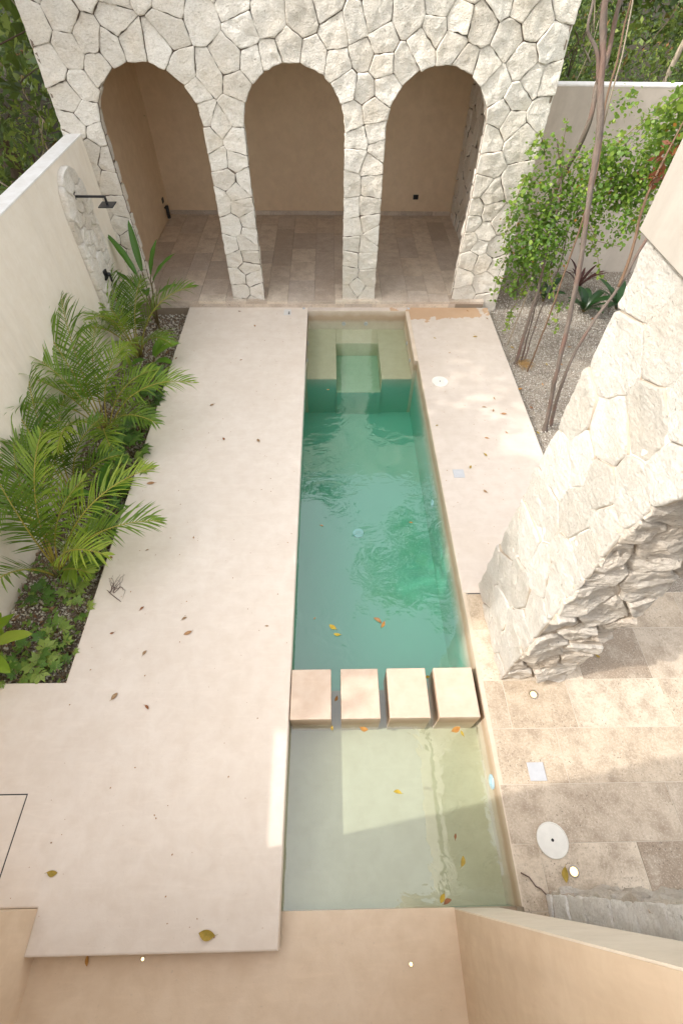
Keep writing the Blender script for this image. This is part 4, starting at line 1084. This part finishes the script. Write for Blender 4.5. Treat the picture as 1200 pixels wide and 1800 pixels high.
# upper right foliage is sunlit lime, lower left darker
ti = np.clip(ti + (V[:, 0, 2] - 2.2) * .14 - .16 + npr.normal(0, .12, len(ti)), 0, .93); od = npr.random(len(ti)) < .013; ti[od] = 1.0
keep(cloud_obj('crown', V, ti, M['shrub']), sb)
rg = random.Random(8)    # trailing sprays with paired leaves
sprays = [[(3.0, 7.8, 1.9), (2.75, 7.6, 1.75), (2.62, 7.45, 1.25), (2.64, 7.4, .95)], [(3.0, 8.0, 2.4), (2.78, 7.9, 2.55), (2.66, 7.7, 2.1), (2.6, 7.5, 1.7)], [(3.1, 8.2, 2.7), (2.9, 8.1, 3.0), (2.78, 8.0, 2.8)],
          [(3.4, 7.4, 1.4), (3.6, 7.1, 1.0), (3.66, 7.0, .62)], [(3.15, 7.5, 1.2), (3.0, 7.4, .8), (2.98, 7.3, .5)], [(4.2, 7.4, 3.2), (3.8, 7.2, 3.35), (3.5, 7.1, 3.1)], [(4.3, 7.3, 3.4), (4.0, 7.0, 3.6), (3.75, 6.9, 3.5)],
          [(4.0, 8.2, 1.8), (4.3, 8.0, 1.5), (4.5, 7.8, 1.1)], [(3.9, 8.0, 2.0), (4.1, 7.7, 1.75), (4.5, 7.6, 1.7)], [(3.5, 8.1, 2.2), (3.35, 8.3, 2.8), (3.3, 8.3, 3.1)]]
fl = []
for s in sprays:
    pts = [Vector(p) for p in s]; dense = []
    for i in range(len(pts) - 1):
        for k in range(8): dense.append(pts[i].lerp(pts[i + 1], k / 8))
    dense.append(pts[-1]); mb = MB(); mb.tube(dense, [.006 - .004 * i / len(dense) for i in range(len(dense))], 5); keep(mb.build('trailing_twig', M['bark_r']), sb)
    for i, p in enumerate(dense):
        for q in range(3): fl.append((p.x + rg.gauss(0, .025), p.y + rg.gauss(0, .025), p.z + rg.gauss(0, .02)))
V, ti = leaf_cloud(npr, fl, [.03] * len(fl), len(fl), .055, 'round', .5, hang=.5)
keep(cloud_obj('trailing_leaves', V, np.clip(ti + .12, 0, .93), M['shrub']), sb)

mb = MB(); rg = random.Random(2)
for k in range(90):
    a = rg.gauss(5.2, .7); L = rg.uniform(.1, .26)
    x, y = 3.40 + rg.gauss(0, .03), 7.22 + rg.gauss(0, .03); d = Vector((math.cos(a), math.sin(a), 0))
    p0 = Vector((x, y, -.1)); p1 = p0 + d * L * .5 + Vector((0, 0, rg.uniform(.02, .09))); p2 = p0 + d * L + Vector((0, 0, .0)); w = Vector((-d.y, d.x, 0)) * .005
    mb.add([p0 - w, p0 + w, p1 + w, p1 - w, p2], [(0, 1, 2, 3), (3, 2, 4)], 0)
tag(mb.build('dry_tuft', M['dry']), 'tuft of dry straw-coloured grass at the shrub foot', 'dry grass')

# dark plants by the rear wall
def rosette(base, label, n, L, W, m, seed, e=(55, 5)):
    rg = random.Random(seed); root = thing('rosette_plant', label, 'plant', base)
    for k in range(n):
        lf = blade((0, 0, .02), 6.283 * k / n + rg.uniform(-.3, .3), .08, L * rg.uniform(.7, 1.1), W, R(e[0] + rg.uniform(-12, 12)), R(e[1] + rg.uniform(-20, 10)), rg, .3, rg.uniform(.1, .7), 7)
        lf.build('leaf', [M[m], M['cane']], root)
rosette((5.05, 8.9, -.12), 'dark green plant with broad glossy leaves on the gravel behind the trunk', 11, .55, .16, 'deepgreen', 1)
rosette((5.15, 9.7, -.1), 'dark maroon spiky plant before the rear wall', 12, .6, .06, 'maroon', 2, (66, 5))
rosette((5.75, 9.0, -.12), 'dark green plant half hidden beside the plaster parapet', 12, .65, .15, 'deepgreen', 3)
rosette((4.35, 9.3, -.12), 'small dark plant in shade under the shrub by the rear wall', 9, .5, .13, 'deepgreen', 4)

# ------------------------------------------------------------------ forest beyond the walls
npr = np.random.default_rng(50)
def thicket(name, label, boxes, n, size, seed):
    npr = np.random.default_rng(seed); C = []; Rr = []
    for (x0, x1, y0, y1, z0, z1, m, r0, r1) in boxes:
        for _ in range(m):
            C.append((npr.uniform(x0, x1), npr.uniform(y0, y1), npr.uniform(z0, z1))); Rr.append(npr.uniform(r0, r1))
    V, ti = leaf_cloud(npr, C, Rr, n, size, 'rhomb', .35, hang=.5); c0 = V[:, :1]; V = c0 + (V - c0) * npr.uniform(.5, 1.7, (len(V), 1, 1))
    ti = np.clip(ti - .2 + npr.normal(0, .2, len(ti)) + .12 * np.sin(V[:, 0, 0] * 3.1) + .12 * np.sin(V[:, 0, 2] * 4.3 + V[:, 0, 1]), 0, .93); od = npr.random(len(ti)) < .012; ti[od] = 1.
    return tag(cloud_obj(name, V, ti, M['jungle']), label, 'forest', kind='stuff')
thicket('forest_foliage', 'dense dark jungle foliage beyond the left garden wall',
        [(-7.5, -4.6, 7.5, 14, -.2, 3.2, 60, .3, .7), (-14, -7, 8, 20, 0, 6.5, 70, .4, 1.0)], 20000, .13, 51)
thicket('forest_foliage', 'dense sunlit jungle foliage above the rear right garden wall',
        [(3.6, 12, 12.2, 14.5, .5, 3.6, 70, .3, .7), (2.5, 16, 14, 21, 0, 7, 90, .4, 1.0)], 42000, .085, 52)
thicket('forest_canopy', 'high leafy canopy overhanging from the left of the garden',
        [(-9.5, -6.6, 1.9, 9.5, 6.2, 9.6, 85, .35, .75), (-10, -7, 8.5, 13.5, 5, 10, 45, .5, .9), (-8.8, -7.4, .25, 9.5, 5.3, 6.6, 66, .4, .6), (-8.6, -7.4, .9, 2.3, 7.6, 8.8, 12, .35, .5), (-2.4, .2, 10.2, 11.6, 6.0, 7.4, 12, .35, .6)], 40000, .225, 53)
# dark depth of the forest: trunks and shaded backing leaves
thicket('forest_backing', 'deep shaded forest mass behind the garden', [(-22, -14, 4, 30, 0, 9, 90, 1.2, 2.2), (-14, 20, 21, 28, 0, 9, 160, 1.2, 2.2), (-14, -4, 13.5, 21, 0, 8, 60, .8, 1.6)], 26000, .42, 54)

rg = random.Random(71); mb = MB()
for k in range(95):
    x, y = (rg.uniform(3.4, 12), rg.uniform(11.6, 13.2)) if k % 5 else (rg.uniform(-6.2, -4.6), rg.uniform(9.5, 11.5))
    z0 = rg.uniform(1.6, 4.2); L = rg.uniform(.5, 1.9); a = rg.gauss(0, .55); b = rg.gauss(0, .3); p = []
    for q in range(8):
        t = q / 7; p.append((x + L * t * math.sin(a) + .10 * math.sin(5 * t + k), y + L * t * math.sin(b), z0 + L * t * math.cos(a) + .05 * math.sin(7 * t + k * 2)))
    mb.tube(p, [rg.uniform(.008, .02) * (1 - .08 * q) for q in range(8)], 5, k % 2)
tag(mb.build('forest_undergrowth', [M['bark_p'], M['bark_d']]), 'tangle of thin bare stems and vines in the forest edge', 'undergrowth', kind='stuff')

def trunk_tree(label, pts, rad, m, crown_c, seed, vines=0):
    root = thing('forest_tree', label, 'tree', pts[0], 'trees in the forest beyond the walls')
    mb = MB(); mb.tube(pts, rad, 10, rough=.2); keep(mb.build('trunk', m), root)
    npr = np.random.default_rng(seed); C = [(crown_c[0] + npr.normal(0, .7), crown_c[1] + npr.normal(0, .7), crown_c[2] + npr.normal(0, .4)) for _ in range(12)]
    V, ti = leaf_cloud(npr, C, [.5] * 12, 900, .15, 'rhomb', .3); keep(cloud_obj('crown', V, ti, M['jungle']), root)
    rg = random.Random(seed)
    for k in range(vines):
        x, y = pts[0][0] + rg.uniform(-.1, .5), pts[0][1] - .3; mb = MB()
        mb.tube([(x - .3, y - .2, 5.2), (x - .1, y - .1, 4.2), (x + .3 * k, y - .15, 3.2), (x + .25 * k - .1, y - .1, 2.5), (x - .8, y, 2.0)], .016, 6); keep(mb.build('vine', M['bark_p']), root)
trunk_tree('thick dark trunk in the forest at the left of the pavilion', [(-6.1, 11.0, -.3), (-6.15, 11.05, 2.0), (-6.3, 11.0, 3.2), (-6.5, 11.0, 4.5), (-6.6, 11, 6.5)], [.17, .15, .15, .14, .1], M['bark_d'], (-6.6, 11, 7), 61, 2)
trunk_tree('mossy trunk rising behind the shrub over the rear wall', [(3.85, 9.6, -.2), (3.72, 9.0, 1.8), (3.75, 8.6, 2.89), (3.77, 8.8, 3.36), (3.88, 9.0, 3.62), (3.92, 9.3, 4.13), (4.0, 9.6, 5.8)], [.06, .045, .036, .033, .03, .03, .025], M['bark'], (4, 9.8, 6.4), 62)
trunk_tree('slim pale trunk among foliage above the rear wall', [(7.0, 13.2, 0), (7.1, 13.2, 3), (7.35, 13.2, 4.2), (7.5, 13.2, 6)], [.06, .05, .045, .03], M['bark_p'], (7.5, 13.2, 6.8), 63)
trunk_tree('dark slanting trunk among foliage above the rear wall', [(8.2, 13.5, 0), (8.1, 13.5, 3), (8.5, 13.5, 4.6), (8.8, 13.5, 6)], [.09, .08, .07, .05], M['bark_d'], (8.8, 13.5, 7), 64)

# ------------------------------------------------------------------ fallen leaves and debris
def fallen(x, y, L, z, m, label, group, seed, cat='leaf'):
    rg = random.Random(seed); mb = MB(); n = 7; W = L * rg.uniform(.40, .56); curl = rg.uniform(.08, .25) * L; bend = rg.uniform(-.12, .12)
    vs = []; 
    for i in range(n + 1):
        t = i / n; w = W * .5 * math.sin(math.pi * t) ** .8 if 0 < i < n else .0015
        xx = (t - .5) * L; yy = bend * L * math.sin(math.pi * t); zz = curl * .4 * (2 * t - 1) ** 2
        vs += [(xx, yy + w, zz + curl * .45 * (w / (W * .5))), (xx, yy, zz), (xx, yy - w, zz + curl * .45 * (w / (W * .5)))]
    fs = []
    for i in range(n): fs += [(3 * i, 3 * i + 1, 3 * i + 4, 3 * i + 3), (3 * i + 1, 3 * i + 2, 3 * i + 5, 3 * i + 4)]
    mb.add(vs, fs, 0, .5, True)
    mb.tube([(-L * .5, 0, curl * .4), (-L * .68, .01 * rg.uniform(-1, 1), .004)], [.0022, .0014], 4)
    o = mb.build('fallen_leaf', m); o.location = (x, y, z + .003); o.rotation_euler = (rg.uniform(-.12, .12), rg.uniform(-.12, .12), rg.uniform(0, 6.283))
    tag(o, label, cat, group)
deckL = [(-1.42, 8.22, .075), (-2.68, 7.21, .059), (-1.88, 5.97, .081), (-1.56, 7.16, .049), (-1.6, 5.2, .059), (-1.08, 5.17, .076), (-1.74, 3.43, .036), (-2.16, 2.46, .058), (-1.66, 2.33, .064), (-1.59, 2.16, .095), (-2.42, 2.17, .044),
         (-2.01, 1.94, .061), (-2.21, 1.49, .085), (-1.86, 1.38, .063), (-.73, 2.23, .044), (-2.34, .07, .085), (-1.0, -.34, .13), (-2.48, 4.34, .11), (-2.69, 3.15, .049), (-1.76, 8.73, .06), (-2.28, 3.25, .035)]
special = {16: ('lf_olive', 'large olive and orange leaf at the near edge of the left deck'), 15: ('lf_olive', 'curled olive leaf near the access hatch on the left deck'), 9: ('lf_brown', 'oval brown leaf alone in the middle of the left deck'),
           12: ('lf_tan', 'tan leaf on the left deck near the planter corner'), 17: ('lf_brown', 'brown dry leaf at the tip of the palm frond on deck')}
for k, (x, y, L) in enumerate(deckL):
    m, lab = special.get(k, (('lf_brown', 'lf_dark', 'lf_tan')[k % 3], 'small dry brown leaf lying on the pale left deck'))
    fallen(x, y, L, 0.002, M[m], lab, 'fallen leaves on the left deck', 100 + k)
deckR = [(2.66, 7.87, .084), (2.43, 5.9, .073), (2.33, 5.2, .068), (2.24, 4.85, .075), (2.56, 5.82, .063), (2.71, 5.74, .09), (1.98, 4.61, .073), (2.1, 4.16, .07), (2.68, 8.75, .067), (1.91, 7.83, .052), (2.64, 6.12, .055), (2.66, 5.32, .052), (1.62, 5.48, .044), (3.0, 8.48, .066), (2.11, 7.37, .04)]
for k, (x, y, L) in enumerate(deckR):
    fallen(x, y, L, 0.002, M[('lf_olive', 'lf_tan', 'lf_brown')[k % 3]], 'small dry leaf lying on the plaster deck right of the pool', 'fallen leaves on the right deck', 200 + k)
for k, (x, y, L) in enumerate([(3.18, 6.47, .096), (3.82, 7.16, .071), (3.93, 8.34, .066), (4.39, 7.68, .073), (3.2, 5.42, .07), (5.14, 8.64, .078), (4.08, 7.16, .061), (3.33, 7.68, .073), (3.25, 6.0, .07), (3.6, 6.6, .06)]):
    fallen(x, y, L, -.095, M[('lf_orange', 'lf_olive', 'lf_dark')[k % 3]], 'small dry leaf on the pale gravel under the trees', 'fallen leaves on the gravel', 300 + k)
wat = [(-.14, 3.73, .053, 'lf_tan', None), (1.06, 3.77, .046, 'lf_orange', None), (0., 2.29, .098, 'lf_yellow', 'yellow leaf floating left of centre in the deep pool'), (.05, 2.20, .085, 'lf_yellow', 'rounder yellow leaf touching another yellow leaf in deep pool'),
       (.52, 2.36, .113, 'lf_brown', 'long brown leaf floating in the deep pool before the blocks'), (.58, 2.31, .092, 'lf_orange', 'orange leaf crossing a brown one in the deep pool'), (-.21, 2.4, .033, 'lf_brown', None), (.03, 1.49, .06, 'lf_orange', 'orange leaf caught between the first two stepping blocks'),
       (-.01, 1.2, .05, 'lf_olive', 'small olive leaf at the front corner of the first block'), (.31, 1.19, .085, 'lf_orange', 'orange leaf floating at the front of the second block'), (.6, .62, .08, 'lf_yellow', 'bright yellow leaf floating in the middle of shallow end'), (1.09, .27, .05, 'lf_dark', 'small red-brown leaf floating in the shallow end'),
       (1.12, .09, .085, 'lf_olive', 'yellow-green leaf floating in the shallow end near the terrace'), (.91, -.16, .075, 'lf_yellow', 'yellow-green leaf at the pool corner by the pier'), (.95, -.185, .075, 'lf_dark', 'dark red leaf at the pool corner by the pier'), (1.24, 1.17, .105, 'lf_orange', 'round orange-brown leaf in front of the last stepping block'),
       (1.30, 1.13, .06, 'lf_yellow', 'thin yellow leaf beside the round orange-brown leaf'), (1.02, 1.7, .055, 'lf_yellow', None), (-.05, 6.58, .048, 'lf_orange', None)]
for k, (x, y, L, m, lab) in enumerate(wat):
    fallen(x, y, L, -.179, M[m], lab or 'tiny dry leaf floating on the green pool water', 'leaves floating in the pool', 400 + k)
fallen(1.93, -.02, .11, 0.003, M['lf_olive'], 'olive brown leaf on travertine beside the lit floor light', 'leaves on the terrace', 501)
fallen(2.85, 1.84, .05, 0.003, M['lf_olive'], 'tiny olive leaf on travertine beneath the stone arch', 'leaves on the terrace', 502)
fallen(-1.95, -.49, .07, -.168, M['lf_orange'], 'orange leaf on the tan floor below the left deck edge', 'leaves on the terrace', 503)
rg = random.Random(91); mb = MB()
for k in range(9):
    p = [Vector((-2.55 + rg.gauss(0, .02), 2.68 + rg.gauss(0, .02), .006))]; a = 1.3 + rg.gauss(0, .5)
    for q in range(7): a += rg.gauss(0, .5); p.append(p[-1] + Vector((math.cos(a) * .028, math.sin(a) * .036, rg.uniform(-.004, .006)))); p[-1].z = max(.004, p[-1].z)
    mb.tube(p, [.004 - .0004 * i for i in range(8)], 5)
mb.tube([(-2.62, 2.70, .005), (-2.55, 2.64, .008), (-2.48, 2.59, .008), (-2.42, 2.55, .004)], [.003, .005, .005, .003], 5)
tag(mb.build('dry_twigs', M['twig']), 'curled dark dry twigs on the deck beside the planter', 'twig')

# tiny specks of dirt on the decks
npr = np.random.default_rng(77)
def specks(name, n, reg, z, label):
    P = np.stack([npr.uniform(reg[0], reg[1], n), npr.uniform(reg[2], reg[3], n), np.full(n, z)], 1); s = npr.uniform(.004, .012, n)
    T = np.array([(1, 0, 0), (0, .7, 0), (-.8, 0, 0), (0, -.6, 0)]); a = npr.uniform(0, 6.28, n)
    X = np.cos(a)[:, None] * T[None, :, 0] - np.sin(a)[:, None] * T[None, :, 1]; Y = np.sin(a)[:, None] * T[None, :, 0] + np.cos(a)[:, None] * T[None, :, 1]
    V = P[:, None, :] + np.stack([X * s[:, None], Y * s[:, None], np.tile([.002, 0, .003, .001], (n, 1))], 2)
    tag(np_mesh(name, V.reshape(-1, 3), 4, np.zeros(n * 4), M['lf_brown']), label, 'debris', kind='stuff')
specks('leaf_litter', 150, (-2.7, -.5, -.4, 8.8), .002, 'fine brown specks of debris on the left deck')
specks('leaf_litter', 110, (1.56, 3.05, 2.7, 8.8), .002, 'fine brown specks of debris on the right deck')

# ------------------------------------------------------------------ light, sky, camera
AZ, EL = R(9.7), R(40)
sun = bpy.data.lights.new('sun', 'SUN'); sun.energy = 2.9; sun.angle = R(.6); sun.color = (1, .955, .89)
so = bpy.data.objects.new('sun', sun); col.objects.link(so)
d = Vector((math.cos(EL) * math.cos(AZ), math.cos(EL) * math.sin(AZ), -math.sin(EL)))
so.rotation_euler = d.to_track_quat('-Z', 'Y').to_euler(); so.location = (-10, -2, 12)
w = bpy.data.worlds.new('World'); scene.world = w; w.use_nodes = True
nt = w.node_tree; nt.nodes.clear()
sky = nt.nodes.new('ShaderNodeTexSky'); sky.sky_type = 'NISHITA'; sky.sun_disc = False
sky.sun_elevation = EL; sky.sun_rotation = math.atan2(-d.x, -d.y); sky.air_density = 1.0; sky.dust_density = 3.0; sky.ozone_density = 1.0
hs = nt.nodes.new('ShaderNodeHueSaturation'); hs.inputs['Saturation'].default_value = .28
mx = nt.nodes.new('ShaderNodeMix'); mx.data_type = 'RGBA'; mx.blend_type = 'MULTIPLY'; mx.inputs[0].default_value = 1; mx.inputs[7].default_value = (1.0, .962, .915, 1)
bg = nt.nodes.new('ShaderNodeBackground'); bg.inputs['Strength'].default_value = .6
out = nt.nodes.new('ShaderNodeOutputWorld')
nt.links.new(sky.outputs[0], hs.inputs['Color']); nt.links.new(hs.outputs[0], mx.inputs[6]); nt.links.new(mx.outputs[2], bg.inputs[0]); nt.links.new(bg.outputs[0], out.inputs[0])

cam = bpy.data.cameras.new('camera'); co = bpy.data.objects.new('camera', cam); col.objects.link(co)
pi, ya, ro = R(52.5786), R(1.8870), R(1.1029)
fwd = Vector((math.sin(ya) * math.cos(pi), math.cos(ya) * math.cos(pi), -math.sin(pi))); rt = Vector((math.cos(ya), -math.sin(ya), 0)); up = rt.cross(fwd)
r2 = rt * math.cos(ro) + up * math.sin(ro); u2 = up * math.cos(ro) - rt * math.sin(ro)
mat = Matrix((r2, u2, -fwd)).transposed().to_4x4(); mat.translation = (0, 0, 5)
co.matrix_world = mat
cam.sensor_fit = 'VERTICAL'; cam.sensor_height = 24; cam.lens = 838.47 / 1800 * 24; cam.clip_start = .05; cam.clip_end = 1500
scene.camera = co

scene.view_settings.view_transform = 'Standard'; scene.view_settings.look = 'None'; scene.view_settings.exposure = 0; scene.view_settings.gamma = 1
scene.render.engine = 'CYCLES'
cy = scene.cycles
cy.use_denoising = True
try: cy.denoiser = 'OPENIMAGEDENOISE'
except Exception: pass
cy.max_bounces = 8; cy.diffuse_bounces = 6; cy.transparent_max_bounces = 12; cy.caustics_reflective = False; cy.caustics_refractive = False; cy.sample_clamp_indirect = 6
